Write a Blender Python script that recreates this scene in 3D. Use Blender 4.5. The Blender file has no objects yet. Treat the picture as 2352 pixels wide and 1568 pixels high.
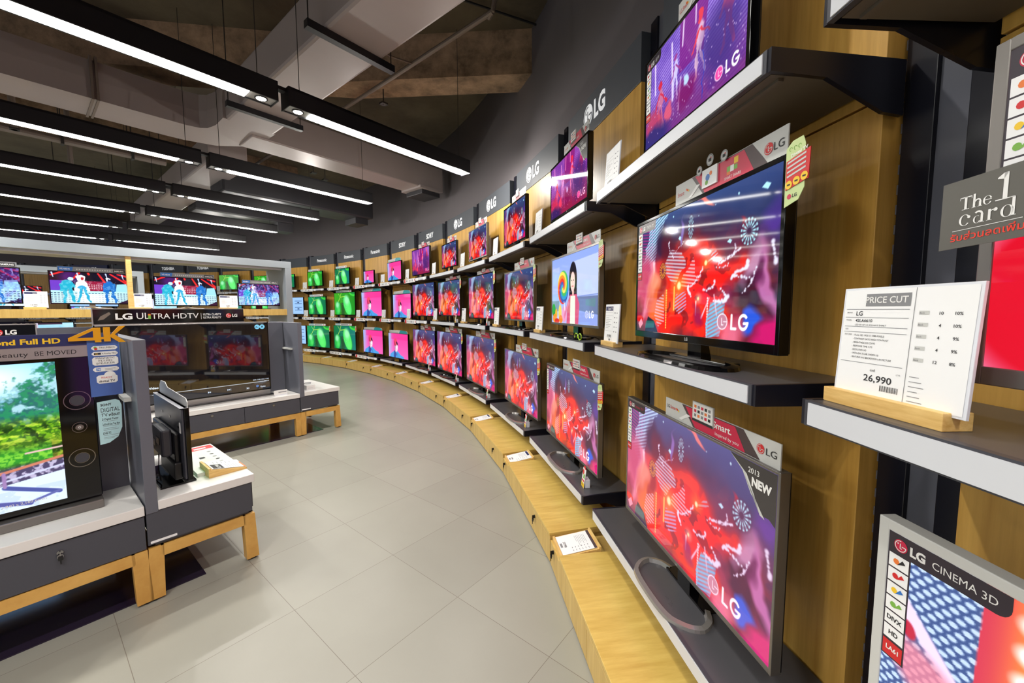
import bpy, bmesh, math, random
import numpy as np
from mathutils import Vector, Matrix

# ------------------------------------------------------------------ camera, world, exposure
SC = bpy.context.scene
COL = SC.collection
random.seed(7)
CAMZ = 1.568257
F_PX, PITCH, ROLL = 907.618, 0.0795804, -0.0030146
cam_data = bpy.data.cameras.new('camera')
cam_data.sensor_width = 36.0
cam_data.lens = F_PX / 2352.0 * 36.0
cam_data.clip_start = 0.02
cam = bpy.data.objects.new('camera', cam_data)
COL.objects.link(cam)
_cp, _sp, _cr, _sr = math.cos(PITCH), math.sin(PITCH), math.cos(ROLL), math.sin(ROLL)
_F = Vector((0, _cp, -_sp)); _U0 = Vector((0, _sp, _cp)); _R0 = Vector((1, 0, 0))
_R = _cr * _R0 + _sr * _U0; _U = -_sr * _R0 + _cr * _U0
cam.matrix_world = Matrix(((_R.x, _U.x, -_F.x, 0), (_R.y, _U.y, -_F.y, 0), (_R.z, _U.z, -_F.z, CAMZ), (0, 0, 0, 1)))
SC.camera = cam
world = bpy.data.worlds.new('world'); SC.world = world
world.use_nodes = True
world.node_tree.nodes['Background'].inputs[0].default_value = (0.92, 0.93, 1.0, 1)
world.node_tree.nodes['Background'].inputs[1].default_value = 1.05  # ambient fill added to lift the shadows, entering through the open rear
SC.view_settings.view_transform = 'Standard'
SC.view_settings.look = 'None'
SC.view_settings.gamma = 1.0
SC.view_settings.exposure = 0.0
SC.view_settings.use_curve_mapping = False
STRIP_E = 17.5      # glow of the tubes in the ceiling fixtures
WASH_W = 55.0
SPOT_W = 70.0       # small downlights at the fixture ends
SCREEN_E = 1.25      # picture brightness of the televisions

# ------------------------------------------------------------------ measured layout (metres)
CX, CY = -14.046082, -0.323094          # centre of the curved wall
RS = 14.764902                          # radius of the shelf fronts
DC, DW = 0.243637, 0.409819             # bench front / wall face offsets
T0, DT, GAP = 0.183505, 0.0959377, 0.088
RW = RS + DW
Z_MID, Z_TOP, Z_BOT, Z_BENCH, Z_POST, Z_FASCIA = 1.3630, 2.2216, 0.3732, 0.2003, 3.3012, 2.9690
CEIL = 4.88
ANG = 0.8931405                         # direction of the floor tiles, islands and lamps
UX = Vector((math.cos(ANG), math.sin(ANG), 0)); VX = Vector((-math.sin(ANG), math.cos(ANG), 0))
def UV(u, v, z=0.0): return UX * u + VX * v + Vector((0, 0, z))
def arc(i, r, z=0.0):
    t = T0 + DT * i
    return Vector((CX + r * math.cos(t), CY + r * math.sin(t), z))
def bay(n, r=RS):
    """frame of wall bay n: middle of the chord, yaw of its x axis (left to right), chord length"""
    L, Q = arc(n, r), arc(n - 1, r)
    s = (Q - L); w = s.length; s.normalize()
    return (L + Q) / 2, math.atan2(s.y, s.x), w
def in_bay(n, c, d, z, r=RS):
    m, yaw, w = bay(n, r)
    return m + Vector((math.cos(yaw), math.sin(yaw), 0)) * c + Vector((-math.sin(yaw), math.cos(yaw), 0)) * d + Vector((0, 0, z))

# ------------------------------------------------------------------ materials
def lin(c):
    c = np.asarray(c, float) / 255.0
    return np.where(c <= 0.04045, c / 12.92, ((c + 0.055) / 1.055) ** 2.4)
MATS = {}
def solid(name, rgb, rough=0.5, metal=0.0, emit=0.0, spec=0.5, alpha=None, trans=0.0, var=0.0):
    if name in MATS: return MATS[name]
    m = bpy.data.materials.new(name); m.use_nodes = True
    nt = m.node_tree; b = nt.nodes['Principled BSDF']
    l = lin(rgb)
    b.inputs['Base Color'].default_value = (*l, 1)
    b.inputs['Roughness'].default_value = rough
    b.inputs['Metallic'].default_value = metal
    b.inputs['Specular IOR Level'].default_value = spec
    if trans: b.inputs['Transmission Weight'].default_value = trans
    if emit:
        b.inputs['Emission Color'].default_value = (*l, 1); b.inputs['Emission Strength'].default_value = emit
    if var:
        tc = nt.nodes.new('ShaderNodeTexCoord'); nz = nt.nodes.new('ShaderNodeTexNoise')
        nz.inputs['Scale'].default_value = 3.0; nz.inputs['Detail'].default_value = 6
        mx = nt.nodes.new('ShaderNodeMix'); mx.data_type = 'RGBA'
        mx.inputs['A'].default_value = (*(l * (1 - var)), 1); mx.inputs['B'].default_value = (*(l * (1 + var)), 1)
        nt.links.new(tc.outputs['Object'], nz.inputs['Vector']); nt.links.new(nz.outputs['Fac'], mx.inputs['Factor'])
        nt.links.new(mx.outputs['Result'], b.inputs['Base Color'])
        mr = nt.nodes.new('ShaderNodeMapRange'); mr.inputs['To Min'].default_value = max(.02, rough - .1); mr.inputs['To Max'].default_value = min(1, rough + .1)
        nt.links.new(nz.outputs['Fac'], mr.inputs['Value']); nt.links.new(mr.outputs['Result'], b.inputs['Roughness'])
    MATS[name] = m
    return m
def wood(name, c1, c2, scale, rough=0.4):
    m = bpy.data.materials.new(name); m.use_nodes = True; nt = m.node_tree; b = nt.nodes['Principled BSDF']
    tc = nt.nodes.new('ShaderNodeTexCoord'); mp = nt.nodes.new('ShaderNodeMapping'); mp.inputs['Scale'].default_value = scale
    n1 = nt.nodes.new('ShaderNodeTexNoise'); n1.inputs['Scale'].default_value = 4; n1.inputs['Detail'].default_value = 8; n1.inputs['Roughness'].default_value = .62
    n2 = nt.nodes.new('ShaderNodeTexNoise'); n2.inputs['Scale'].default_value = 1.1; n2.inputs['Detail'].default_value = 2
    ad = nt.nodes.new('ShaderNodeMath'); ad.operation = 'MULTIPLY_ADD'; ad.inputs[1].default_value = .65
    sc = nt.nodes.new('ShaderNodeMath'); sc.operation = 'MULTIPLY'; sc.inputs[1].default_value = .35
    cr = nt.nodes.new('ShaderNodeValToRGB'); cr.color_ramp.elements[0].position = .34; cr.color_ramp.elements[1].position = .66
    cr.color_ramp.elements[0].color = (*lin(c1), 1); cr.color_ramp.elements[1].color = (*lin(c2), 1)
    bp = nt.nodes.new('ShaderNodeBump'); bp.inputs['Strength'].default_value = .06
    L = nt.links.new
    L(tc.outputs['Object'], mp.inputs['Vector']); L(mp.outputs['Vector'], n1.inputs['Vector']); L(mp.outputs['Vector'], n2.inputs['Vector'])
    L(n2.outputs['Fac'], sc.inputs[0]); L(n1.outputs['Fac'], ad.inputs[0]); L(sc.outputs[0], ad.inputs[2])
    L(ad.outputs[0], cr.inputs['Fac']); L(cr.outputs['Color'], b.inputs['Base Color'])
    L(n1.outputs['Fac'], bp.inputs['Height']); L(bp.outputs['Normal'], b.inputs['Normal'])
    b.inputs['Roughness'].default_value = rough
    MATS[name] = m
    return m
wood('panel_wood', (202, 150, 64), (236, 188, 96), (9, 9, .55), .38)
wood('bench_wood', (196, 160, 78), (224, 194, 108), (9, 1.2, 9), .36)
wood('front_wood', (188, 152, 80), (214, 182, 106), (9, 9, .9), .4)
wood('leg_wood', (198, 146, 68), (224, 178, 96), (2, 9, 2), .42)
wood('pine', (206, 160, 84), (240, 204, 132), (2.5, 14, 22), .45)
solid('charcoal', (62, 63, 70), .38, var=.08)
solid('body_grey', (70, 71, 80), .4, var=.06)
solid('panel_grey', (98, 100, 110), .36, var=.05)
solid('fascia_grey', (76, 81, 88), .5, var=.05)
solid('black', (14, 15, 19), .35)
solid('post_black', (22, 23, 34), .3, var=.1)
solid('post_channel', (98, 100, 110), .3)
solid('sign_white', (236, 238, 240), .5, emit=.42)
solid('stand_metal', (158, 155, 152), .24, .6)
solid('gloss_black', (7, 7, 9), .08)
solid('shelf_top', (74, 74, 78), .3, var=.06)
solid('shelf_under', (92, 84, 74), .6, var=.1)
solid('edge_white', (206, 209, 215), .35, var=.04)
solid('white', (232, 232, 230), .4)
solid('slab_white', (228, 226, 223), .35)
solid('paper', (238, 239, 240), .5)
solid('acrylic', (225, 228, 235), .06)
solid('silver', (172, 170, 168), .3, .55)
solid('frame_silver', (128, 124, 120), .3, .7)
solid('steel', (150, 150, 152), .25, 1.0)
solid('ink', (34, 34, 38), .6)
solid('ink_grey', (130, 131, 136), .6)
solid('lg_red', (200, 30, 70), .4)
solid('lg_dark', (74, 58, 60), .4)
solid('red', (205, 36, 40), .45)
solid('yellow', (238, 196, 40), .45)
solid('orange', (230, 120, 50), .45)
solid('green', (120, 176, 70), .45)
solid('pale_green', (196, 214, 150), .5)
solid('teal', (40, 150, 160), .4)
solid('blue', (40, 110, 190), .4)
solid('navy', (36, 44, 92), .4)
solid('pale_blue', (178, 216, 222), .4)
solid('pale_grey', (198, 199, 196), .4)
solid('mid_grey', (128, 129, 132), .4)
solid('sticker_dark', (48, 40, 50), .35)
solid('mat_black', (34, 24, 44), .14)
solid('wall_grey', (122, 116, 119), .75, var=.05)
solid('lamp_black', (22, 23, 27), .45)
solid('lamp_plate', (186, 186, 186), .3, .6)
solid('duct_wrap', (156, 146, 143), .5, .2, var=.1)
solid('duct_dark', (46, 46, 50), .5, .2, var=.1)
solid('pipe', (120, 108, 98), .5, .3)
solid('rod', (60, 58, 56), .5, .5)
solid('gold4k', (240, 176, 30), .25, .3)
solid('lime', (180, 220, 40), .3)
def strip_mat():
    m = bpy.data.materials.new('tube_light'); m.use_nodes = True; nt = m.node_tree
    e = nt.nodes.new('ShaderNodeEmission'); e.inputs['Color'].default_value = (1.0, .985, .93, 1); e.inputs['Strength'].default_value = STRIP_E
    nt.links.new(e.outputs[0], nt.nodes['Material Output'].inputs[0]); MATS['tube_light'] = m
strip_mat()
solid('downlight_glow', (255, 250, 240), .5, emit=30)
def concrete(name, c1, c2, sc=.8, bump=.3):
    m = bpy.data.materials.new(name); m.use_nodes = True; nt = m.node_tree; b = nt.nodes['Principled BSDF']
    tc = nt.nodes.new('ShaderNodeTexCoord'); n1 = nt.nodes.new('ShaderNodeTexNoise'); n1.inputs['Scale'].default_value = sc; n1.inputs['Detail'].default_value = 12; n1.inputs['Roughness'].default_value = .7
    cr = nt.nodes.new('ShaderNodeValToRGB'); cr.color_ramp.elements[0].position = .35; cr.color_ramp.elements[1].position = .68
    cr.color_ramp.elements[0].color = (*lin(c1), 1); cr.color_ramp.elements[1].color = (*lin(c2), 1)
    bp = nt.nodes.new('ShaderNodeBump'); bp.inputs['Strength'].default_value = bump
    L = nt.links.new
    L(tc.outputs['Object'], n1.inputs['Vector']); L(n1.outputs['Fac'], cr.inputs['Fac']); L(cr.outputs['Color'], b.inputs['Base Color'])
    L(n1.outputs['Fac'], bp.inputs['Height']); L(bp.outputs['Normal'], b.inputs['Normal']); b.inputs['Roughness'].default_value = .9
    MATS[name] = m
concrete('ceiling_concrete', (70, 62, 50), (108, 98, 78), .6)
concrete('beam_concrete', (100, 82, 62), (176, 146, 116), 3.0, .8)
def floor_mat():
    m = bpy.data.materials.new('floor_tile'); m.use_nodes = True; nt = m.node_tree; b = nt.nodes['Principled BSDF']; L = nt.links.new
    tc = nt.nodes.new('ShaderNodeTexCoord'); sp = nt.nodes.new('ShaderNodeSeparateXYZ'); L(tc.outputs['Object'], sp.inputs[0])
    def math_(op, a, bb=None):
        n = nt.nodes.new('ShaderNodeMath'); n.operation = op
        for k, s in enumerate((a, bb)):
            if s is None: continue
            if isinstance(s, (int, float)): n.inputs[k].default_value = s
            else: L(s, n.inputs[k])
        return n.outputs[0]
    cells, grout = [], None
    for off in ('X', 'Y'):
        q = math_('MULTIPLY', math_('SUBTRACT', sp.outputs[off], .80652 if off == 'X' else 2.12045), 1 / .6)
        fr = math_('ABSOLUTE', math_('SUBTRACT', math_('FRACT', q), .5))
        g = math_('GREATER_THAN', fr, .4979)
        cells.append(math_('FLOOR', q)); grout = g if grout is None else math_('MAXIMUM', grout, g)
    cb = nt.nodes.new('ShaderNodeCombineXYZ'); L(cells[0], cb.inputs[0]); L(cells[1], cb.inputs[1])
    wn = nt.nodes.new('ShaderNodeTexWhiteNoise'); L(cb.outputs[0], wn.inputs['Vector'])
    nz = nt.nodes.new('ShaderNodeTexNoise'); nz.inputs['Scale'].default_value = 1.7; nz.inputs['Detail'].default_value = 5; L(tc.outputs['Object'], nz.inputs['Vector'])
    f = math_('MULTIPLY_ADD', wn.outputs['Value'], .3); nt.nodes[-1].inputs[2].default_value = 0
    f2 = math_('ADD', f, math_('MULTIPLY', nz.outputs['Fac'], .7))
    mx = nt.nodes.new('ShaderNodeMix'); mx.data_type = 'RGBA'; L(f2, mx.inputs['Factor'])
    mx.inputs['A'].default_value = (*lin((140, 138, 128)), 1); mx.inputs['B'].default_value = (*lin((160, 159, 148)), 1)
    m2 = nt.nodes.new('ShaderNodeMix'); m2.data_type = 'RGBA'; L(grout, m2.inputs['Factor']); L(mx.outputs['Result'], m2.inputs['A']); m2.inputs['B'].default_value = (*lin((112, 105, 95)), 1)
    L(m2.outputs['Result'], b.inputs['Base Color'])
    n3 = nt.nodes.new('ShaderNodeTexNoise'); n3.inputs['Scale'].default_value = 60; L(tc.outputs['Object'], n3.inputs['Vector'])
    bp = nt.nodes.new('ShaderNodeBump'); bp.inputs['Strength'].default_value = .03; L(n3.outputs['Fac'], bp.inputs['Height']); L(bp.outputs['Normal'], b.inputs['Normal'])
    b.inputs['Roughness'].default_value = .36; b.inputs['Specular IOR Level'].default_value = .4
    MATS['floor_tile'] = m
floor_mat()

# ------------------------------------------------------------------ mesh helpers
TXT = {}
def text_tris(s, bold=0.0):
    k = (s, bold)
    if k not in TXT:
        c = bpy.data.curves.new('t', 'FONT'); c.body = s; c.size = 1; c.offset = bold; c.resolution_u = 3
        o = bpy.data.objects.new('t', c); m = bpy.data.meshes.new_from_object(o)
        vs = [(v.co.x, v.co.y) for v in m.vertices]; fs = [tuple(p.vertices) for p in m.polygons]
        xs = [v[0] for v in vs] or [0]; x0 = min(xs)
        TXT[k] = ([(x - x0, y) for x, y in vs], fs, max(xs) - x0)
        bpy.data.objects.remove(o); bpy.data.curves.remove(c); bpy.data.meshes.remove(m)
    return TXT[k]
class MB:
    def __init__(s): s.v = []; s.f = []; s.m = []; s.mats = []
    def mi(s, m):
        if m not in s.mats: s.mats.append(m)
        return s.mats.index(m)
    def add(s, vs, fs, m):
        b = len(s.v); s.v += [tuple(v) for v in vs]; k = s.mi(m)
        for f in fs: s.f.append(tuple(b + i for i in f)); s.m.append(k)
        return s
    def box(s, x0, y0, z0, x1, y1, z1, m, bev=0.0):
        if not bev:
            return s.add([(x0, y0, z0), (x1, y0, z0), (x1, y1, z0), (x0, y1, z0), (x0, y0, z1), (x1, y0, z1), (x1, y1, z1), (x0, y1, z1)],
                         [(3, 2, 1, 0), (4, 5, 6, 7), (0, 1, 5, 4), (1, 2, 6, 5), (2, 3, 7, 6), (3, 0, 4, 7)], m)
        bm = bmesh.new(); bmesh.ops.create_cube(bm, size=1)
        for v in bm.verts:
            v.co = Vector(((x0 + x1) / 2 + v.co.x * (x1 - x0), (y0 + y1) / 2 + v.co.y * (y1 - y0), (z0 + z1) / 2 + v.co.z * (z1 - z0)))
        bmesh.ops.bevel(bm, geom=list(bm.edges), offset=bev, segments=2, affect='EDGES', profile=.5)
        bm.verts.ensure_lookup_table()
        s.add([v.co for v in bm.verts], [[v.index for v in f.verts] for f in bm.faces], m); bm.free(); return s
    def prism(s, poly, a0, a1, m, axis='y'):
        n = len(poly)
        def P(p, a): return (p[0], a, p[1]) if axis == 'y' else ((a, p[0], p[1]) if axis == 'x' else (p[0], p[1], a))
        vs = [P(p, a0) for p in poly] + [P(p, a1) for p in poly]
        fs = [tuple(range(n)), tuple(range(2 * n - 1, n - 1, -1))] + [(i, n + i, n + (i + 1) % n, (i + 1) % n) for i in range(n)]
        s.add(vs, fs, m); return s
    def cyl(s, p0, p1, r, m, seg=16, r2=None):
        p0, p1 = Vector(p0), Vector(p1); d = (p1 - p0).normalized(); a = d.orthogonal().normalized(); b = d.cross(a); r2 = r if r2 is None else r2
        vs = [p0 + (a * math.cos(t) + b * math.sin(t)) * r for t in [2 * math.pi * i / seg for i in range(seg)]]
        vs += [p1 + (a * math.cos(t) + b * math.sin(t)) * r2 for t in [2 * math.pi * i / seg for i in range(seg)]]
        fs = [tuple(range(seg - 1, -1, -1)), tuple(range(seg, 2 * seg))] + [(i, (i + 1) % seg, seg + (i + 1) % seg, seg + i) for i in range(seg)]
        return s.add(vs, fs, m)
    def sweep(s, pts, prof, m, up=(0, 0, 1), close=False):
        """sweep a closed profile (list of (side, up)) along pts"""
        pts = [Vector(p) for p in pts]; n = len(pts); k = len(prof); up = Vector(up); vs = []
        for i, p in enumerate(pts):
            a = pts[i - 1] if (i or close) else p; b = pts[(i + 1) % n] if (i < n - 1 or close) else p
            d = (b - a).normalized(); sd = d.cross(up)
            sd = sd.normalized() if sd.length > 1e-6 else d.orthogonal().normalized()
            uu = sd.cross(d)
            vs += [p + sd * q[0] + uu * q[1] for q in prof]
        fs = []
        for i in range(n if close else n - 1):
            j = (i + 1) % n
            fs += [(i * k + q, i * k + (q + 1) % k, j * k + (q + 1) % k, j * k + q) for q in range(k)]
        if not close: fs += [tuple(range(k - 1, -1, -1)), tuple((n - 1) * k + q for q in range(k))]
        return s.add(vs, fs, m)
    def tube(s, pts, r, m, seg=8): return s.sweep(pts, [(r * math.cos(2 * math.pi * i / seg), r * math.sin(2 * math.pi * i / seg)) for i in range(seg)], m)
    # flat print on the plane y = yy, seen from -y
    def pr(s, x0, z0, x1, z1, m, y=0.0): return s.add([(x0, y, z0), (x1, y, z0), (x1, y, z1), (x0, y, z1)], [(0, 1, 2, 3)], m)
    def pp(s, pts, m, y=0.0): return s.add([(p[0], y, p[1]) for p in pts], [tuple(range(len(pts)))], m)
    def disc(s, x, z, r, m, y=0.0, seg=28, rz=None): return s.pp([(x + r * math.cos(2 * math.pi * i / seg), z + (rz or r) * math.sin(2 * math.pi * i / seg)) for i in range(seg)], m, y)
    def ring(s, x, z, r0, r1, m, y=0.0, a0=0, a1=360, seg=28):
        n = max(4, int(seg * abs(a1 - a0) / 360)); vs = []
        for i in range(n + 1):
            t = math.radians(a0 + (a1 - a0) * i / n)
            vs += [(x + r0 * math.cos(t), y, z + r0 * math.sin(t)), (x + r1 * math.cos(t), y, z + r1 * math.sin(t))]
        return s.add(vs, [(2 * i, 2 * i + 1, 2 * i + 3, 2 * i + 2) for i in range(n)], m)
    def text(s, t, x, z, h, m, y=0.0, al='l', bold=0.0, w=None, ital=0.0, rot=0.0):
        """h = capital height; w = wanted total width"""
        vs, fs, tw = text_tris(t, bold)
        k = h / .70; kx = (w / tw) if w else k
        wd = tw * kx; ox = {'l': 0, 'c': -wd / 2, 'r': -wd}[al]
        cr, sr = math.cos(rot), math.sin(rot); out = []
        for a, b in vs:
            xx = ox + a * kx + b * k * ital; zz = b * k
            out.append((x + xx * cr - zz * sr, y, z + xx * sr + zz * cr))
        return s.add(out, fs, m)
    def lg_mark(s, x, z, r, face, line, y=0.0, e=.0005):
        s.disc(x, z, r, face, y)
        s.ring(x, z, r * .74, r * .86, line, y - e, 85, 360); s.pr(x + r * .18, z - r * .07, x + r * .8, z + r * .07, line, y - e)
        s.pr(x - r * .12, z - r * .42, x + r * .02, z + r * .42, line, y - e); s.pr(x - r * .12, z - r * .42, x + r * .2, z - r * .28, line, y - e)
        s.disc(x - r * .4, z + r * .3, r * .11, line, y - e, 10)
        return s
    def obj(s, name, parent=None, loc=None, rz=0.0, mtx=None, bevel=0.0, smooth=False):
        me = s.mesh(name, smooth)
        return inst(name, me, parent, loc, rz, mtx, bevel)
    def mesh(s, name, smooth=False):
        me = bpy.data.meshes.new(name); me.from_pydata(s.v, [], s.f)
        for k in s.mats: me.materials.append(MATS[k])
        me.polygons.foreach_set('material_index', s.m)
        if smooth: me.polygons.foreach_set('use_smooth', [True] * len(s.f))
        me.update()
        return me
def inst(name, me, parent=None, loc=None, rz=0.0, mtx=None, bevel=0.0):
    o = bpy.data.objects.new(name, me); COL.objects.link(o)
    if parent: o.parent = parent
    if loc is not None: o.location = loc
    if rz: o.rotation_euler = (0, 0, rz)
    if mtx is not None: o.matrix_basis = mtx
    if bevel:
        b = o.modifiers.new('bevel', 'BEVEL'); b.width = bevel; b.segments = 2; b.limit_method = 'ANGLE'
    return o
def tag(o, label, cat=None, group=None, kind=None):
    if label: o['label'] = label
    if cat: o['category'] = cat
    if group: o['group'] = group
    if kind: o['kind'] = kind
    return o
def thing(name, label, cat, loc, rz=0.0, group=None):
    o = bpy.data.objects.new(name, None); COL.objects.link(o); o.empty_display_size = .1
    o.location = loc; o.rotation_euler = (0, 0, rz)
    return tag(o, label, cat, group)
def struct(name, mb, label=None, **k):
    o = mb.obj(name, **k); o['kind'] = 'structure'
    if label: o['label'] = label
    return o

# ------------------------------------------------------------------ pictures shown on the televisions (painted as colours on a fine grid)
class Cv:
    def __init__(s, w, h, bg=(0, 0, 0)):
        s.w, s.h = w, h
        s.X, s.Y = np.meshgrid((np.arange(w) + .5) / w, (np.arange(h) + .5) / h)   # y down
        s.a = np.zeros((h, w, 3)) + np.array(bg, float); s.A = 16 / 9.0; s.rng = np.random.RandomState(3)
    def mix(s, m, c, al=1.0):
        m = np.clip(m, 0, 1)[..., None] * al; s.a = s.a * (1 - m) + np.array(c, float) * m; return s
    def ell(s, x, y, rx, ry, c, rot=0, soft=.08, al=1.0):
        dx, dy = (s.X - x) * s.A, s.Y - y; t = math.radians(rot)
        p, q = dx * math.cos(t) + dy * math.sin(t), -dx * math.sin(t) + dy * math.cos(t)
        d = np.sqrt((p / (rx * s.A)) ** 2 + (q / ry) ** 2); return s.mix((1 - d) / soft + .5, c, al)
    def line(s, x0, y0, x1, y1, w, c, w1=None, soft=.004, al=1.0):
        ax, ay, bx, by = x0 * s.A, y0, x1 * s.A, y1; px, py = s.X * s.A - ax, s.Y - ay
        dx, dy = bx - ax, by - ay; t = np.clip((px * dx + py * dy) / (dx * dx + dy * dy + 1e-9), 0, 1)
        d = np.hypot(px - t * dx, py - t * dy); ww = w + ((w1 if w1 is not None else w) - w) * t
        return s.mix((ww - d) / soft + .5, c, al)
    def polym(s, pts):
        m = np.zeros((s.h, s.w), bool); n = len(pts)
        for i in range(n):
            (x0, y0), (x1, y1) = pts[i], pts[(i + 1) % n]
            if y0 == y1: continue
            c = ((s.Y >= min(y0, y1)) & (s.Y < max(y0, y1))); m ^= c & (s.X < x0 + (s.Y - y0) * (x1 - x0) / (y1 - y0))
        return m.astype(float)
    def poly(s, pts, c, al=1.0, tex=None):
        m = s.polym(pts)
        if tex is not None: m = m * tex
        return s.mix(m, c, al)
    def noise(s, sx, sy, seed=1, octv=3):
        r = np.random.RandomState(seed); out = 0; amp = 1; tot = 0
        for o in range(octv):
            gx, gy = int(sx * 2 ** o) + 2, int(sy * 2 ** o) + 2; g = r.rand(gy + 1, gx + 1)
            x, y = np.clip(s.X, 0, .9999) * (gx - 1), np.clip(s.Y, 0, .9999) * (gy - 1); xi, yi = x.astype(int), y.astype(int); fx, fy = x - xi, y - yi
            fx, fy = fx * fx * (3 - 2 * fx), fy * fy * (3 - 2 * fy)
            v = (g[yi, xi] * (1 - fx) + g[yi, xi + 1] * fx) * (1 - fy) + (g[yi + 1, xi] * (1 - fx) + g[yi + 1, xi + 1] * fx) * fy
            out = out + v * amp; tot += amp; amp *= .55
        return out / tot
    def lg(s, x, y, r, c=(245, 235, 245), d=(190, 130, 150)):
        rx = r / s.A
        s.ell(x, y, rx, r, c, al=.9); s.ell(x, y, rx * .85, r * .85, d); 
        s.line(x - rx * .1, y - r * .4, x - rx * .1, y + r * .4, r * .06, c); s.line(x - rx * .1, y + r * .4, x + rx * .2, y + r * .4, r * .06, c)
        s.line(x + rx * .25, y, x + rx * .8, y, r * .06, c)
        x2 = x + rx * 1.7; h = r * .78
        s.line(x2, y - h, x2, y + h, r * .16, (255, 255, 255)); s.line(x2, y + h, x2 + rx * .75, y + h, r * .16, (255, 255, 255))
        gx = x2 + rx * 2.0
        dx, dy = (s.X - gx) * s.A, s.Y - y; rr = np.hypot(dx * 1.15, dy); an = np.degrees(np.arctan2(-dy, dx))
        s.mix((np.clip((r * .18 - abs(rr - h)) / .004 + .5, 0, 1)) * ((an > 40) | (an < 5)), (255, 255, 255))
        s.line(gx + rx * .1, y + r * .12, gx + rx * .7, y + r * .12, r * .15, (255, 255, 255))
        return s
    def warp(s, a, sx=6, sy=4, seed=21):
        s.X0, s.Y0 = s.X, s.Y
        s.X, s.Y = s.X0 + (s.noise(sx, sy, seed, 3) - .5) * a, s.Y0 + (s.noise(sx, sy, seed + 5, 3) - .5) * a * 1.6; return s
    def unwarp(s): s.X, s.Y = s.X0, s.Y0; return s
    def soft(s, n=1):
        for _ in range(n):
            p = np.pad(s.a, ((1, 1), (1, 1), (0, 0)), 'edge'); s.a = (p[:-2, 1:-1] + p[2:, 1:-1] + p[1:-1, :-2] + p[1:-1, 2:] + 2 * s.a) / 6
        return s
    def done(s, gain=1.0): return np.clip(s.a * gain, 0, 255)
def concert(w, h, tint=(1, 1, 1), wash=0, v=0):
    s = Cv(w, h, (30, 32, 62)); X, Y = s.X, s.Y
    s.mix(1 - Y * 1.5, (54, 78, 132)); s.mix(np.clip((X - .4) * 1.6, 0, 1) * np.clip(1.1 - Y * 2, 0, 1), (48, 66, 118), .8); s.mix(s.noise(5, 3, 9) * np.clip(1 - abs(Y - .25) * 4, 0, 1), (20, 16, 48), .8)
    s.warp(.12)
    red = np.exp(-(((s.X - .47) / .42) ** 2 + ((s.Y - .68) / .36) ** 2) ** 1.5); n = s.noise(9, 6, 5)
    s.mix(red * 1.7 * (n + .5), (232, 22, 20)); s.mix(np.exp(-(((s.X - .36) / .16) ** 2 + ((s.Y - .34) / .12) ** 2)) * 1.1, (120, 12, 30), .9)
    s.mix(red * (n > .62), (255, 70, 30), .6); s.mix(red * (s.noise(14, 10, 33) < .36), (120, 6, 24), .8)
    st = np.clip(.5 + 2.4 * np.sin((Y * 1.0 + X * .7) * 230), 0, 1); st2 = np.clip(.5 + 2.4 * np.sin((Y * 1 - X * .25) * 230), 0, 1)
    s.mix(s.polym([(.02, .05), (.1, 0), (.2, 0), (.12, .3), (.03, .38)]) * st2, (150, 44, 120), .9)
    s.mix(s.polym([(.12, .04), (.2, 0), (.35, 0), (.24, .2), (.17, .5), (.1, .48), (.06, .4)]) * np.clip(st + .25, 0, 1), (168, 216, 244))
    s.ell(.28, .25, .09, .12, (44, 22, 56), 0, .6, .9); s.ell(.32, .3, .05, .12, (90, 14, 36), 10, .7, .8)
    s.mix(s.polym([(.29, .46), (.34, .34), (.47, .36), (.46, .5), (.37, .60), (.27, .52)]) * np.clip(st2 + .2, 0, 1), (200, 190, 206), .9)
    s.mix(s.polym([(.45, .58), (.52, .45), (.54, .57), (.60, .60), (.5, .70), (.43, .65)]) * st2, (226, 176, 186), .9)
    s.mix(s.polym([(.63, .46), (.71, .38), (.73, .42), (.64, .51)]) * st, (190, 170, 190), .8)
    s.ell(.08, .62, .16, .3, (214, 96, 128), 10, 1.0, .85); s.ell(.1, .5, .09, .16, (190, 60, 100), -20, .8, .8)
    s.line(.17, .40, .06, .86, .055, (222, 120, 146), .03, .05); s.line(.19, .38, .11, .74, .022, (250, 204, 214), .01, .03)
    s.ell(.2, .66, .09, .18, (212, 84, 56), 20, .6); s.ell(.17, .56, .05, .12, (240, 146, 120), 10, .8, .8); s.ell(.23, .78, .08, .1, (236, 104, 40), 0, .8, .9); s.ell(.26, .62, .03, .12, (150, 20, 30), 10, .8, .9)
    s.ell(.04, .78, .03, .1, (140, 30, 60), 0, .8, .9); s.ell(.05, .88, .024, .05, (214, 24, 30), 0, .4)
    s.unwarp()
    s.poly([(.02, .93), (.055, .88), (.075, .93), (.04, .98)], (244, 150, 170)); s.poly([(.1, 1), (.13, .86), (.2, .9), (.24, 1)], (24, 30, 50)); s.poly([(.11, .9), (.2, .9), (.2, .96), (.1, .97)], (40, 120, 110), .7)
    s.mix(s.polym([(.22, .72), (.29, .66), (.3, .9), (.24, .95), (.2, .85)]) * st2, (226, 176, 190), .85)
    for x, y0, y1, r in ((.315, .64, .95, .009), (.385, .62, .8, .009), (.64, .72, 1.0, .008), (.56, .74, .84, .006)):
        for k in range(16):
            y = y0 + (y1 - y0) * k / 15; s.ell(x, y, r / 1.6, r, (255, 196, 90) if x < .5 else (250, 230, 230), 0, .8)
    for x, y, q, c in ((.425, .61, .03, (255, 190, 60)), (.62, .47, .018, (255, 140, 30)), (.575, .72, .012, (255, 220, 180))): s.ell(x, y, q * 1.5, q * 2.6, c, 0, 1.6, .6); s.ell(x, y, q * .5, q, (255, 240, 170), 0, .6)
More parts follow.
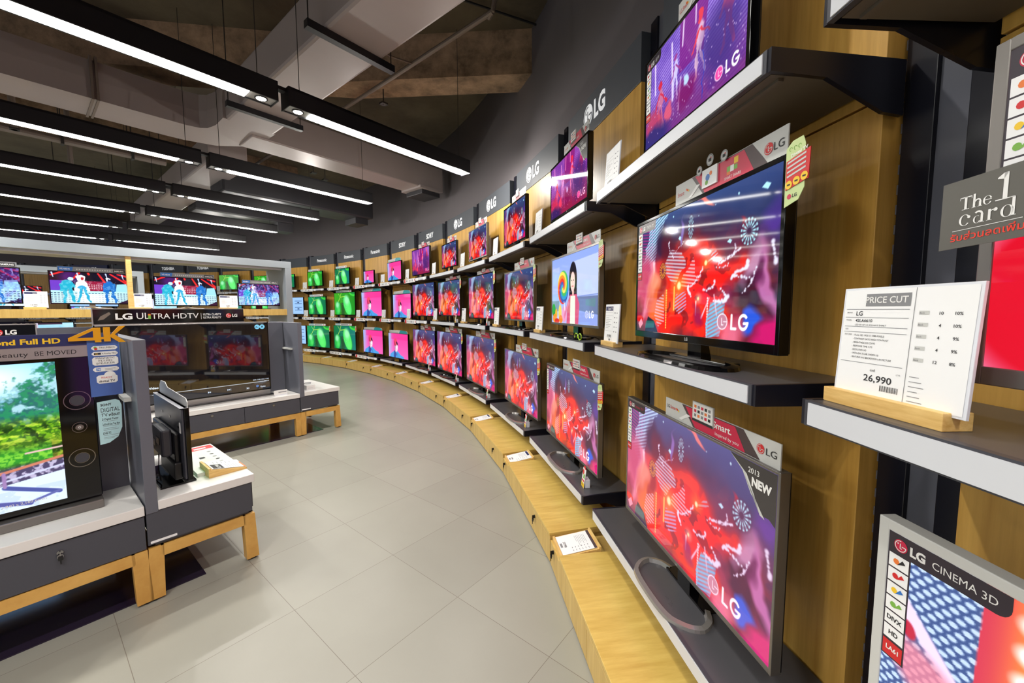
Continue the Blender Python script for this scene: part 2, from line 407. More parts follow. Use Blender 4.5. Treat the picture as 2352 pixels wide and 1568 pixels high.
    s.mix(s.polym([(.40, .68), (.48, .66), (.49, .78), (.43, .84), (.39, .79)]) * st, (190, 160, 206), .9)
    s.mix(s.polym([(.66, .75), (.75, .74), (.74, .86), (.72, .98), (.64, 1), (.63, .9)]) * np.clip(st + .55, 0, 1), (112, 186, 226))
    s.line(.6, .86, .65, .72, .008, (240, 200, 220), .004, .01); s.line(.68, .70, .7, .84, .006, (240, 200, 220), .003, .01)
    s.warp(.1, 8, 5, 40)
    s.ell(.56, .84, .04, .08, (140, 12, 80), 0, .8, .8); s.ell(.82, .78, .06, .2, (130, 40, 70), -10, .7, .85); s.ell(.88, .70, .07, .15, (44, 12, 36), 10, .6, .9); s.ell(.9, .52, .045, .12, (190, 140, 176), 30, .8, .9); s.ell(.955, .66, .022, .22, (190, 110, 170), -8, .8, .9); s.ell(.93, .6, .02, .1, (80, 16, 60), 0, .8, .8)
    s.ell(.88, .86, .035, .07, (30, 90, 230), 0, .6, .9); s.ell(.79, .95, .07, .08, (240, 120, 150), 0, .9, .8); s.ell(.97, .3, .04, .09, (96, 50, 170), 0, 1.2, .6); s.ell(.96, .95, .05, .09, (214, 20, 110), 0, .9, .9)
    s.ell(.45, .2, .012, .12, (120, 96, 170), 8, .7); s.ell(.6, .03, .05, .018, (226, 120, 110), 18, .5); s.ell(.845, .28, .012, .06, (170, 30, 50), -20, .6)
    s.unwarp()
    for x, y, rx, ry, c in ((.505, .18, .02, .085, (170, 232, 244)), (.86, .33, .042, .082, (170, 232, 244)), (.275, .47, .03, .065, (255, 166, 40))):
        dx, dy = (X - x) / rx, (Y - y) / ry; rr = np.hypot(dx, dy); an = np.arctan2(dy, dx)
        s.mix(np.clip((1.25 - rr) * 3, 0, 1), (60, 30, 60), .6); s.mix((rr < 1) * (rr > .26) * np.clip(.6 + 1.6 * np.cos(an * 15), 0, 1) * (.55 + .45 * (np.sin(rr * 14) > -.2)), c)
    for x, y, rx, ry in ((.8, .08, .005, .012), (.93, .1, .02, .022), (.42, .24, .012, .02), (.76, .36, .014, .016), (.36, .05, .006, .01), (.67, .09, .003, .006), (.56, .12, .003, .006)): s.poly([(x - rx, y), (x, y - ry), (x + rx, y - ry * .2), (x + rx * .4, y + ry)], (176, 230, 244))
    r = np.random.RandomState(11)
    def trail(x0, y0, x1, y1, bend, n, sz, c=(226, 226, 244)):
        for k in range(n):
            t = k / max(1, n - 1); x = x0 + (x1 - x0) * t + bend * math.sin(math.pi * t); y = y0 + (y1 - y0) * t + bend * .8 * math.sin(math.pi * t)
            q = sz * (.6 + r.rand() * .7); s.ell(x + r.randn() * .002, y + r.randn() * .003, q * .6, q, c, 0, .8, .95)
    for a in ((.70, .5, .82, .42, .0, 22, .007), (.69, .52, .76, .50, .01, 10, .006), (.75, .47, .79, .38, .02, 12, .006), (.50, .62, .52, .70, -.01, 12, .01), (.52, .62, .60, .50, .01, 20, .007), (.61, .66, .68, .60, .02, 14, .008), (.80, .56, .86, .5, .02, 16, .01), (.78, .6, .88, .62, -.03, 18, .009), (.84, .7, .90, .55, .01, 20, .006), (.68, .74, .76, .72, .02, 14, .012), (.72, .66, .74, .74, .02, 10, .009), (.97, .42, .985, .54, 0, 8, .012), (.33, .24, .37, .38, -.02, 16, .006), (.36, .36, .45, .28, .0, 14, .004)): trail(*a)
    s.soft(1 if w < 500 else 2)
    s.lg(.735, .88, .055)
    a = s.a
    if wash: a = a * (1 - wash) + np.array((214, 100, 160.)) * wash
    return np.clip(a * np.array(tint), 0, 255)
def stage(w, h, pink=0):
    s = Cv(w, h, (112, 76, 180)); X, Y = s.X, s.Y
    st = (np.sin((Y + X * .4) * 170) > 0); s.mix(st * 1.0, (164, 140, 226), .8); s.mix(np.clip((Y - .45) * 2.2, 0, 1), (110, 36, 110) if not pink else (130, 20, 50), .8)
    s.mix(s.noise(7, 5, 8) * 1.3 - .5, (70, 40, 150), .8)
    s.poly([(.42, 0), (.70, 0), (.66, .5), (.42, .5)], (120, 24, 120), .75); s.poly([(.78, 0), (1, 0), (1, .35), (.84, .3)], (170, 180, 240), .9, (np.sin((X + Y) * 260) > -.2) * 1.0)
    for x0, x1, y0, y1, wd in ((.12, .13, .05, .45, .014), (.33, .35, .1, .7, .013), (.46, .45, 0, .25, .012), (.44, .42, .55, .85, .01), (.58, .58, 0, .18, .01)): s.line(x0, y0, x1, y1, wd, (240, 226, 250), None, .02, .9)
    s.warp(.05, 14, 9, 3)
    def fig(x, y, k, c1, c2):
        s.ell(x, y, .022 * k, .05 * k, c2); s.ell(x + .005, y + .15 * k, .035 * k, .11 * k, c1, 8, .3); s.line(x - .01, y + .22 * k, x - .03 * k, y + .48 * k, .018 * k, c1); s.line(x + .01, y + .22 * k, x + .04 * k, y + .48 * k, .018 * k, c1)
        s.line(x + .01, y + .1 * k, x + .07 * k, y + .2 * k, .013 * k, c2); s.line(x - .01, y + .1 * k, x - .06 * k, y + .24 * k, .013 * k, c2)
    fig(.2, .42, 1, (190, 110, 150), (200, 40, 70)); fig(.62, .16, 1.15, (210, 170, 200), (220, 60, 80)); fig(.86, .12, 1.2, (200, 70, 110), (230, 90, 110)); fig(.38, .3, .8, (200, 190, 240), (150, 60, 140))
    s.ell(.8, .55, .16, .3, (60, 40, 120), 0, .7, .8); s.ell(.12, .8, .12, .16, (190, 60, 90), 30, .5, .8); s.ell(.3, .78, .04, .1, (230, 90, 110), 0, .5, .8); s.ell(.1, .95, .2, .14, (40, 40, 110), 0, .6, .9)
    s.ell(.5, .75, .1, .14, (120, 16, 90), 0, .7, .8); s.line(.66, .5, .66, .95, .006, (40, 60, 180)); s.ell(.5, .62, .02, .05, (180, 210, 240), 0, .5)
    r = np.random.RandomState(4)
    s.unwarp()
    for _ in range(110): s.ell(r.rand(), .3 + r.rand() * .65, .004, .008, (210, 180, 230), 0, .5, .7)
    s.lg(.8, .86, .06, (255, 220, 245), (230, 70, 160))
    a = s.a
    if pink: a = a * np.array((1.1, .7, .85))
    return np.clip(a, 0, 255)
def pods(w, h, v=0):
    bg = [(16, 110, 60), (60, 160, 30), (20, 150, 90)][v]; s = Cv(w, h, bg); X, Y = s.X, s.Y
    s.mix(X * .9, [(20, 120, 130), (20, 130, 40), (10, 90, 60)][v], .8); s.mix(np.exp(-((X - .42) / .1) ** 2) * (Y > .45), (36, 60, 34), .8)
    s.ell(.9, .05, .16, .12, (60, 200, 60), 10, .2); s.ell(.9, .03, .1, .06, (30, 140, 60), 10, .3)
    for x, y, rx, ry, rot, c in ((.17, .70, .14, .33, 6, (36, 176, 70)), (.64, .58, .17, .52, -30, (78, 220, 100))):
        s.ell(x, y, rx, ry, (20, 90, 40), rot, .06); s.ell(x, y, rx * .95, ry * .96, c, rot, .2); s.ell(x - .02, y - ry * .45, rx * .6, ry * .4, (170, 236, 190), rot, .9, .8); s.ell(x + .03, y + ry * .3, rx * .5, ry * .4, (110, 236, 120), rot, 1, .5)
    s.line(.3, .2, .2, .4, .012, (190, 230, 90)); s.line(.3, .2, .52, .17, .012, (190, 230, 90)); s.line(.3, .2, .36, 0, .01, (190, 230, 90)); s.line(.3, .2, .2, .02, .008, (170, 220, 100))
    r = np.random.RandomState(2)
    for _ in range(40): s.ell(.1 + r.rand() * .6, .25 + r.rand() * .7, .004, .008, (200, 245, 220), 0, .5, .7)
    return s.done()
def capman(w, h):
    s = Cv(w, h, (238, 70, 160)); X, Y = s.X, s.Y
    s.mix(1 - X * 3.4, (150, 190, 240)); s.mix((X > .15) * (Y < .25) * 1.0, (226, 40, 130), .5); s.mix(np.clip((Y - .3), 0, 1), (250, 110, 190), .7)
    s.poly([(.05, 1), (.1, .86), (.28, .74), (.34, .68), (.5, .74), (.62, .86), (.78, .92), (.8, 1)], (70, 150, 216)); s.poly([(.28, .74), (.34, .68), (.42, .86), (.36, 1), (.26, 1)], (40, 70, 150)); s.line(.44, .8, .5, 1, .01, (30, 60, 140))
    s.ell(.385, .66, .05, .12, (206, 160, 180)); s.ell(.40, .55, .07, .2, (232, 196, 210), 0, .12); s.ell(.44, .56, .045, .15, (250, 236, 244), 0, .7, .9); s.ell(.34, .56, .035, .14, (150, 100, 150), 0, .7, .6)
    s.ell(.37, .36, .085, .15, (224, 70, 100), 0, .1); s.ell(.32, .44, .03, .12, (170, 40, 84), 0, .4, .8); s.ell(.445, .40, .05, .05, (60, 28, 54), 40, .2); s.ell(.47, .45, .035, .022, (44, 20, 44), 40, .4)
    for dx in (-.035, .03): s.ell(.415 + dx, .5, .012, .014, (60, 40, 80), 0, .4); s.line(.395 + dx, .465, .43 + dx, .462, .004, (90, 50, 80))
    s.line(.42, .51, .425, .58, .006, (200, 150, 180)); s.line(.395, .645, .44, .64, .006, (170, 80, 120)); s.ell(.315, .54, .014, .04, (200, 130, 160), 0, .4)
    return s.done()
def kitchen(w, h):
    s = Cv(w, h, (170, 186, 240)); X, Y = s.X, s.Y
    s.mix(1 - Y, (120, 150, 226), .6); s.poly([(.5, .12), (1, .1), (1, .6), (.52, .62)], (186, 200, 250)); s.line(.5, .12, .5, .6, .003, (130, 150, 210)); s.line(.5, .62, 1, .6, .006, (120, 140, 200))
    s.poly([(0, .15), (.2, .14), (.2, .55), (0, .55)], (166, 184, 240)); s.poly([(.58, .62), (1, .62), (1, .9), (.58, .85)], (104, 120, 160)); s.poly([(.78, .66), (.96, .65), (.95, .76), (.78, .74)], (90, 140, 140), .6)
    s.poly([(.6, .8), (1, .86), (1, 1), (.55, 1)], (140, 160, 226)); s.poly([(0, .66), (.2, .66), (.2, .82), (0, .82)], (110, 130, 150), .8)
    for x, y, rx, ry, c in ((.05, .8, .05, .1, (40, 140, 60)), (.12, .86, .03, .08, (220, 170, 60)), (.22, .84, .04, .12, (236, 200, 90)), (.08, .93, .05, .07, (230, 140, 40)), (.24, .94, .05, .06, (240, 130, 40)), (.14, .97, .06, .04, (210, 50, 40))): s.ell(x, y, rx, ry, c)
    s.ell(.52, .38, .085, .26, (26, 22, 34), 0, .06); s.poly([(.44, .4), (.6, .4), (.61, .64), (.44, .6)], (24, 20, 32))
    s.poly([(.38, 1), (.4, .7), (.46, .58), (.6, .58), (.66, .72), (.64, 1)], (206, 80, 120)); s.poly([(.46, 1), (.47, .6), (.57, .6), (.57, 1)], (226, 240, 214)); s.ell(.33, .86, .06, .12, (226, 150, 190), 0, .4); s.line(.42, .7, .33, .9, .03, (214, 120, 160))
    s.ell(.525, .55, .02, .06, (226, 180, 170)); s.ell(.515, .4, .05, .14, (240, 204, 196), 0, .1)
    for dx in (-.02, .018): s.ell(.515 + dx, .38, .008, .01, (40, 30, 40), 0, .4)
    s.line(.497, .463, .533, .463, .006, (200, 70, 90)); s.line(.515, .39, .518, .43, .004, (214, 160, 150))
    dx, dy = (X - .29) * s.A, Y - .46; rr = np.hypot(dx, dy * .95); an = np.arctan2(dy, dx); k = ((an / (2 * np.pi) + rr * 3.4) % 1.0) * 6
    for i, c in enumerate(((226, 50, 50), (240, 140, 50), (240, 220, 90), (70, 180, 100), (40, 150, 200), (60, 80, 170))): s.mix((rr < .24) * (k >= i) * (k < i + 1) * 1.0, c)
    s.line(.32, .68, .34, .8, .012, (240, 240, 240)); s.lg(.8, .86, .05, (236, 240, 255), (160, 170, 220))
    return s.done()
def dancers(w, h, blur=0):
    s = Cv(w, h, (16, 10, 30)); X, Y = s.X, s.Y
    s.ell(.25, .16, .13, .2, (92, 30, 130), 0, .9, .7); s.poly([(0, .28), (.17, .28), (.17, .6), (0, .6)], (110, 60, 196)); s.poly([(.34, .28), (.66, .28), (.66, .6), (.34, .6)], (150, 24, 60))
    for x0, y0, x1, y1 in ((.02, .12, .16, 0), (.28, .22, .36, .02), (.47, 0, .48, .06), (.6, .02, .68, .3), (.76, .02, 1, .36), (.94, .2, 1, .3), (.86, .02, .98, .08)): s.line(x0, y0, x1, y1, .022, (226, 40, 40), .03, .01)
    for x, y in ((.03, .1), (.335, .1), (.7, .08), (.92, .1)): s.line(x, y - .06, x + .015, y + .08, .02, (200, 214, 244), .008, .01)
    for x in np.arange(.36, .66, .03):
        for y in (.4, .46, .52): s.ell(x, y, .008, .012, (250, 220, 220), 0, .5)
    s.mix((Y > .6) * 1.0, (186, 232, 246)); s.mix((Y > .66) * (np.sin(Y * 95) > .35) * (np.sin(X * 150) > -.4) * 1.0, (60, 84, 110)); s.mix(np.exp(-((X - .5) / .3) ** 2) * (Y > .7), (250, 252, 255), .8)
    s.poly([(.84, .36), (.97, .34), (1, .62), (.82, .6)], (160, 222, 244)); s.poly([(.84, 1), (1, .86), (1, 1)], (40, 20, 50))
    s.warp(.05, 12, 8, 31)
    def fig(x, c, c2, lean=0, sc=1.0):
        s.ell(x + lean, .22, .03, .055, c2); s.ell(x, .42, .075 * sc, .17, c, 0, .15); s.line(x - .05, .34, x - .07, .6, .04, c); s.line(x + .05, .34, x + .08 + lean, .58, .035, c)
        s.line(x - .03, .56, x - .045, .98, .045, c, .03); s.line(x + .03, .56, x + .075, .96, .045, c, .03)
    fig(.2, (30, 176, 206), (200, 236, 250), .05); fig(.38, (240, 248, 252), (252, 254, 255)); s.ell(.37, .2, .06, .12, (252, 254, 255), 0, .1); s.ell(.39, .2, .02, .04, (190, 40, 50), 0, .4); s.line(.37, .56, .33, .96, .03, (40, 170, 210)); s.line(.41, .56, .48, .96, .03, (40, 170, 210)); s.ell(.38, .5, .06, .05, (60, 170, 220), 0, .2)
    fig(.74, (24, 110, 196), (60, 90, 160), -.02, .8); s.ell(.72, .2, .03, .05, (230, 240, 255), 0, .2); s.ell(.73, .22, .02, .03, (30, 40, 80), 0, .3)
    s.mix((s.noise(40, 24, 7, 2) > .6) * (abs(s.X - .47) < .36) * (s.Y > .25) * .5, (230, 250, 255), .5); s.unwarp()
    if blur:
        n = s.noise(30, 18, 9, 2); s.mix(n * 1.6 - .6, (84, 70, 190), .7); s.mix((s.noise(50, 28, 4, 1) > .62) * 1.0, (150, 200, 246), .6); s.mix((Y < .4) * (X > .4) * .6, (90, 30, 140), .7)
    return s.done()
def forest(w, h):
    s = Cv(w, h, (110, 196, 236)); X, Y = s.X, s.Y
    s.mix(np.exp(-(((X - .78) / .2) ** 2 + ((Y - .1) / .14) ** 2)), (240, 252, 255))
    n0 = s.noise(8, 6, 14, 4); n1 = s.noise(34, 22, 2, 4); n2 = s.noise(80, 52, 6, 4); n3 = s.noise(46, 60, 17, 3)
    def th(a, t, k=9): return np.clip((a - t) * k + .5, 0, 1)
    edge = .12 + .26 * n0 - .24 * np.clip((X - .8) * 5, 0, 1) + .1 * np.exp(-((X - .72) / .08) ** 2)
    up = th(Y - edge + (n2 - .5) * .22, 0, 14)
    s.mix(up, (30, 92, 84), .9); s.mix(up * th(n2, .52), (40, 140, 90), .8); s.mix(up * th(n1, .60) * (Y < .45), (190, 226, 246), .8)
    lo = th(Y, .36 + .08 * (n0.mean()), 12) * up
    s.mix(lo, (58, 110, 24)); s.mix(lo * th(n2, .50), (120, 178, 30), .9); s.mix(lo * th(n3, .60), (204, 226, 70), .8); s.mix(lo * th(.44 - n1 * 1.0 + .0, 0) , (22, 48, 16), .9); s.mix(lo * th(Y, .56) * th(n1, .5), (70, 60, 26), .6)
    s.ell(.62, .66, .06, .06, (110, 96, 30), 0, .6, .8); bush = np.exp(-(((Y - .66 + .05 * n0) / .06) ** 2)) * (X < .97)
    s.mix(bush * 1.3, (44, 140, 40)); s.mix(bush * th(n2, .52), (130, 206, 60), .9); s.mix(th(Y, .72 - (X - .7) * .1, 30), (70, 62, 96)); s.mix((Y > .70) * th(n2, .53), (206, 198, 226), .8)
    s.poly([(0, 1), (0, .86), (.4, .87), (.72, .84), (1, .78), (1, 1)], (208, 224, 246)); s.mix((Y > .86) * (n1 > .5) * 1.0, (170, 190, 226), .5)
    s.line(.84, .83, .98, .93, .014, (70, 80, 150)); s.line(.74, .9, .9, .97, .014, (80, 84, 150)); s.line(.9, .965, .98, .925, .008, (90, 96, 160))
    s.line(0, .86, .6, .80, .01, (190, 110, 90)); s.line(.6, .80, 1, .68, .009, (196, 120, 96)); s.line(0, .92, .7, .83, .006, (196, 200, 230)); s.line(.7, .83, 1, .74, .006, (196, 200, 230)); s.line(.9, .62, 1, .61, .006, (220, 180, 180))
    for x, y, l in ((.1, .85, .12), (.3, .83, .13), (.5, .81, .12), (.7, .78, .11), (.84, .735, .09)): s.line(x, y, x, y + l, .009, (150, 120, 170))
    s.line(.70, .83, .80, .90, .016, (240, 232, 236)); s.line(.795, .9, .8, 1, .017, (120, 70, 140)); s.line(.7, .95, .8, 1.0, .012, (230, 226, 240))
    return s.done(1.05)
def uhd(w, h):
    s = Cv(w, h, (9, 8, 12)); X, Y = s.X, s.Y
    s.mix((Y > .9) * 1.0, (26, 30, 42)); s.line(.25, .885, .97, .885, .004, (210, 220, 230)); s.line(.0, .885, .25, .885, .003, (90, 100, 120))
    for x in (.925, .962): s.ell(x, .065, .019, .034, (130, 206, 236), 0, .1)
    s.line(.915, .07, .933, .07, .004, (20, 40, 60)); s.line(.915, .07, .92, .06, .004, (20, 40, 60)); s.line(.955, .053, .969, .077, .004, (20, 40, 60)); s.line(.969, .053, .955, .077, .004, (20, 40, 60))
    for x, y in ((.58, .945), (.705, .945)):
        s.poly([(x - .01, y - .014), (x, y), (x - .01, y + .014)], (200, 220, 240)); s.poly([(x, y - .014), (x + .01, y), (x, y + .014)], (200, 220, 240))
    s.line(.718, .931, .718, .959, .002, (200, 220, 240)); s.ell(.905, .945, .009, .016, (90, 150, 230), 0, .3); s.ell(.905, .945, .004, .007, (20, 24, 40), 0, .3)
    return s.done()
def equal(w, h):
    s = Cv(w, h, (150, 190, 236)); X, Y = s.X, s.Y
    for y in (.22, .38, .6, .76): s.mix((abs(Y - y) < .02) * (X > .55) * (X < .92) * (np.sin(X * 160) > -.7) * 1.0, (50, 80, 130))
    s.poly([(.68, .28), (.78, .28), (.78, .34), (.68, .34)], (20, 40, 80)); s.poly([(.68, .66), (.78, .66), (.78, .72), (.68, .72)], (20, 40, 80))
    return s.done()
def bigred(w, h):
    s = Cv(w, h, (226, 120, 170)); X, Y = s.X, s.Y
    s.mix(s.noise(4, 3, 3), (246, 200, 226), .9); s.ell(.12, .32, .16, .26, (214, 196, 206), 20, .4, .9); s.mix((X < .3) * (Y < .5) * (np.sin((X - Y * .3) * 230) > .1), (90, 100, 170), .5)
    s.ell(.13, .78, .17, .3, (214, 16, 40), 0, .3); s.ell(.3, .55, .08, .2, (252, 236, 250), 30, .4); s.ell(.5, .7, .2, .3, (226, 40, 70), 0, .5); s.poly([(.1, .86), (.3, .76), (.5, .9), (.3, .96)], (246, 214, 240)); s.ell(.3, .98, .16, .05, (150, 20, 120), 0, .6)
    s.ell(.7, .4, .2, .3, (200, 60, 180), 0, .6); s.ell(.2, .2, .12, .12, (252, 160, 170), 0, .8)
    return s.done()
def ledwall(w, h):
    s = Cv(w, h, (60, 84, 140)); X, Y = s.X, s.Y
    row = np.floor(Y * 46); d = np.hypot(((X * 46 + (row % 2) * .5) % 1 - .5), (Y * 46 % 1 - .5)); s.mix((d < .36) * 1.0, (200, 222, 248), .95)
    s.poly([(.16, 0), (.3, 0), (.27, 1), (.14, 1)], (206, 50, 80)); s.mix(np.exp(-((X - .23 + Y * .02) / .04) ** 2) * (X > .15), (255, 150, 60), .9)
    for k in range(12): s.ell(.225 - .018 * (k / 12), .06 + k * .08, .022, .03, (255, 255, 255), 0, .7)
    s.poly([(.27, 0), (1, 0), (1, 1), (.25, 1)], (190, 120, 214)); s.mix((X > .27) * (np.sin((Y * 1.3 - X) * 130) > .3) * 1.0, (120, 40, 150), .75)
    s.poly([(.28, 0), (.6, 0), (.36, .2), (.27, .24)], (210, 30, 90), .9); s.line(.02, .2, .22, .52, .03, (240, 214, 244), .012, .01); s.ell(.1, .44, .1, .08, (236, 130, 150), 30, .5, .8); s.ell(.05, .3, .012, .03, (190, 30, 60), -30, .3)
    return s.done()
def skyblue(w, h):
    s = Cv(w, h, (130, 200, 226)); s.mix(s.noise(4, 3, 5), (226, 244, 250), .8); s.mix((s.Y < .12) * (s.X < .7) * 1.0, (60, 40, 60)); s.mix((s.X < .07) * 1.0, (200, 190, 210)); return s.done()
SCR = {}
def screen_mesh(kind, w=176, h=100, **k):
    key = (kind.__name__, w, tuple(sorted(k.items())))
    if key in SCR: return SCR[key]
    a = kind(w * 2, h * 2, **k); a = a.reshape(h, 2, w, 2, 3).mean((1, 3))
    c = lin(a)[::-1]
    xs, zs = np.meshgrid(np.linspace(-.5, .5, w), np.linspace(0, 1, h))
    co = np.stack([xs, np.zeros_like(xs), zs], -1).reshape(-1, 3)
    i = np.arange((h - 1) * (w - 1)); r, q = i // (w - 1), i % (w - 1); b = r * w + q
    fs = np.stack([b, b + 1, b + w + 1, b + w], -1)
    me = bpy.data.meshes.new('screen_' + kind.__name__)
    me.vertices.add(len(co)); me.vertices.foreach_set('co', co.ravel().astype('f'))
    me.loops.add(fs.size); me.loops.foreach_set('vertex_index', fs.ravel().astype('i'))
    me.polygons.add(len(fs)); me.polygons.foreach_set('loop_start', (np.arange(len(fs)) * 4).astype('i'))
    me.update(calc_edges=True)
    at = me.color_attributes.new('picture', 'FLOAT_COLOR', 'POINT')
    at.data.foreach_set('color', np.concatenate([c.reshape(-1, 3), np.ones((w * h, 1))], 1).ravel().astype('f'))
    me.materials.append(MATS['dark_glass' if kind is uhd else 'screen_glass']); SCR[key] = me
    return me
def screen_material(name='screen_glass', coat=0.0):
    m = bpy.data.materials.new(name); m.use_nodes = True; nt = m.node_tree; b = nt.nodes['Principled BSDF']
    a = nt.nodes.new('ShaderNodeAttribute'); a.attribute_name = 'picture'
    b.inputs['Base Color'].default_value = (.004, .004, .005, 1); b.inputs['Roughness'].default_value = .045; b.inputs['Specular IOR Level'].default_value = .4
    nt.links.new(a.outputs['Color'], b.inputs['Emission Color']); b.inputs['Emission Strength'].default_value = SCREEN_E
    m.cycles.emission_sampling = 'NONE'
    b.inputs['Coat Weight'].default_value = coat; b.inputs['Coat IOR'].default_value = 1.8; b.inputs['Coat Roughness'].default_value = .02
    MATS[name] = m
screen_material(); screen_material('dark_glass', 1.0)

# ------------------------------------------------------------------ the shell of the shop
def build_shell():
    mb = MB(); n = 90
    i0, i1 = -9.0, 25.0; ro, ri = RW + .19, RW + .07
    vs = []
    for k in range(n + 1):
        i = i0 + (i1 - i0) * k / n
        for r in (ri, ro):
            p = arc(i, r); vs += [(p.x, p.y, 0), (p.x, p.y, CEIL + .02)]
    fs = []
    for k in range(n):
        a, b = 4 * k, 4 * k + 4
        fs += [(a, b, b + 1, a + 1), (a + 2, a + 3, b + 3, b + 2), (a + 1, b + 1, b + 3, a + 3)]
    mb.add(vs, fs, 'wall_grey'); struct('wall_back', mb, smooth=True)
    fl = MB().box(-16, -13, -.06, 16, 24, 0, 'floor_tile'); struct('floor', fl, rz=ANG)
    struct('ceiling', MB().box(-32, -14, CEIL + .02, 6, 20, CEIL + .14, 'ceiling_concrete'))
    # rough concrete beams below the slab (u, v directions)
    struct('trim_1', MB().sweep([(0.55, 5.15, CEIL - .25), (-2.0, 5.33, CEIL - .25), (-5.4, 4.85, CEIL - .25), (-9, 4.4, CEIL - .25)], [(-.2, -.24), (.2, -.24), (.2, .27), (-.2, .27)], 'beam_concrete'), label='rough concrete ceiling beam above the nearest lamps')
    struct('trim_2', MB().box(-3, 9.9, CEIL - .42, 4.3, 10.25, CEIL + .02, 'beam_concrete'), rz=ANG)
build_shell()

# ------------------------------------------------------------------ names of the wall bays, by the sign above each
SIGN = {-1: 'in the nearest wall bay', 0: 'under the nearest LG sign', 1: 'under the second-nearest LG sign', 2: 'under the third-nearest LG sign', 3: 'under the fourth-nearest LG sign',
        4: 'under the farthest LG sign', 5: 'under the nearer SONY sign', 6: 'under the farther SONY sign', 7: 'under the nearest Panasonic sign', 8: 'under the middle Panasonic sign',
        9: 'under the farthest Panasonic sign', 10: 'just behind the tall unit post', 11: 'in the first bay behind the tall unit', 12: 'in the second bay behind the tall unit',
        13: 'under the right TOSHIBA sign', 14: 'under the left TOSHIBA sign', 15: 'left of both TOSHIBA signs', 16: 'under the PHILIPS sign', 17: 'left of the PHILIPS sign', -2: 'in the bay beside the camera', -3: 'in the bay behind the camera', -4: 'in the second bay behind the camera'}
FASCIA = {**{n: 'LG' for n in range(-4, 5)}, 5: 'SONY', 6: 'SONY', 7: 'Panasonic', 8: 'Panasonic', 9: 'Panasonic', 10: '', 11: '', 12: '', 13: 'TOSHIBA', 14: 'TOSHIBA', 15: '', 16: 'PHILIPS', 17: ''}
BAYS = range(-4, 18)
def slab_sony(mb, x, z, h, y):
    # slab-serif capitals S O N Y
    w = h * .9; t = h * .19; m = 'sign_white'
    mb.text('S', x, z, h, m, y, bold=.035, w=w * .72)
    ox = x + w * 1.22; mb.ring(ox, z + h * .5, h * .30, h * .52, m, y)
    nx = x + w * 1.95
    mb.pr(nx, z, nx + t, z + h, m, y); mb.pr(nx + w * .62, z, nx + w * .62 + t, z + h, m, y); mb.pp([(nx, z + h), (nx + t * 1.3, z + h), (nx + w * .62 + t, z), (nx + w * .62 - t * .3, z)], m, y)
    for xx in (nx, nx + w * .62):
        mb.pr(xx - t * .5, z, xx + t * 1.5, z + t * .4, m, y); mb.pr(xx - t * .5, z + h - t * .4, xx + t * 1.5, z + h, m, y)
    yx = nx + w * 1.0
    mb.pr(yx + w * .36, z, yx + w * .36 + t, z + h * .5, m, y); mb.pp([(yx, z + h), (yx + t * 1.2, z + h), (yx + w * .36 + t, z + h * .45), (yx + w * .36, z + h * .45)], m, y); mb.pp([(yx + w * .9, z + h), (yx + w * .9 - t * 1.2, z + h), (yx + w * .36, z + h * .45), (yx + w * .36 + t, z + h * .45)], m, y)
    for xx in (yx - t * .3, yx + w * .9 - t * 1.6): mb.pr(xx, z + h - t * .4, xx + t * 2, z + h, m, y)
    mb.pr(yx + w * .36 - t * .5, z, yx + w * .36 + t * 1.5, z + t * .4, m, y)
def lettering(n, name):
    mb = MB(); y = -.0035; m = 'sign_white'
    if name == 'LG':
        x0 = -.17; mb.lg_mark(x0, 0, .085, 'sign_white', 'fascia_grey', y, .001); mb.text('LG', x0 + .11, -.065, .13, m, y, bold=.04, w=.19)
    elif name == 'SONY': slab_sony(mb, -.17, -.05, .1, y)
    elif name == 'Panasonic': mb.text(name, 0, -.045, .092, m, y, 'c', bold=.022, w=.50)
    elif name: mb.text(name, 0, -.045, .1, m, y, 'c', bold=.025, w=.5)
    return mb
def build_wall_bay(n):
    th = RW - .035
    m, yaw, w = bay(n, RW); half = w / 2 - .122; where = SIGN[n]
    # oak cladding, two boards with a seam
    mb = MB(); mb.box(-half, -.045, .02, half, .03, 2.135, 'panel_wood', .002); mb.box(-half, -.045, 2.142, half, .03, Z_FASCIA, 'panel_wood', .002)
    tag(mb.obj('wall_panel', loc=m, rz=yaw), f'oak veneer wall cladding behind the shelves {where}', 'wall panel')
    # sign board
    mb = MB().box(-half, -.05, Z_FASCIA, half, .03, 3.262, 'fascia_grey' if FASCIA[n] != 'PHILIPS' else 'navy', .002)
    nm = FASCIA[n]
    f = mb.obj('sign_board', loc=m, rz=yaw)
    which = 'carrying the ' + where[10:] if where.startswith('under the ') else where
    tag(f, 'dark sign board above the shelves ' + which, 'sign')
    if nm:
        l = lettering(n, nm).obj('lettering', f, (0, -.05, 3.118)); l['label'] = f'white {nm} lettering'
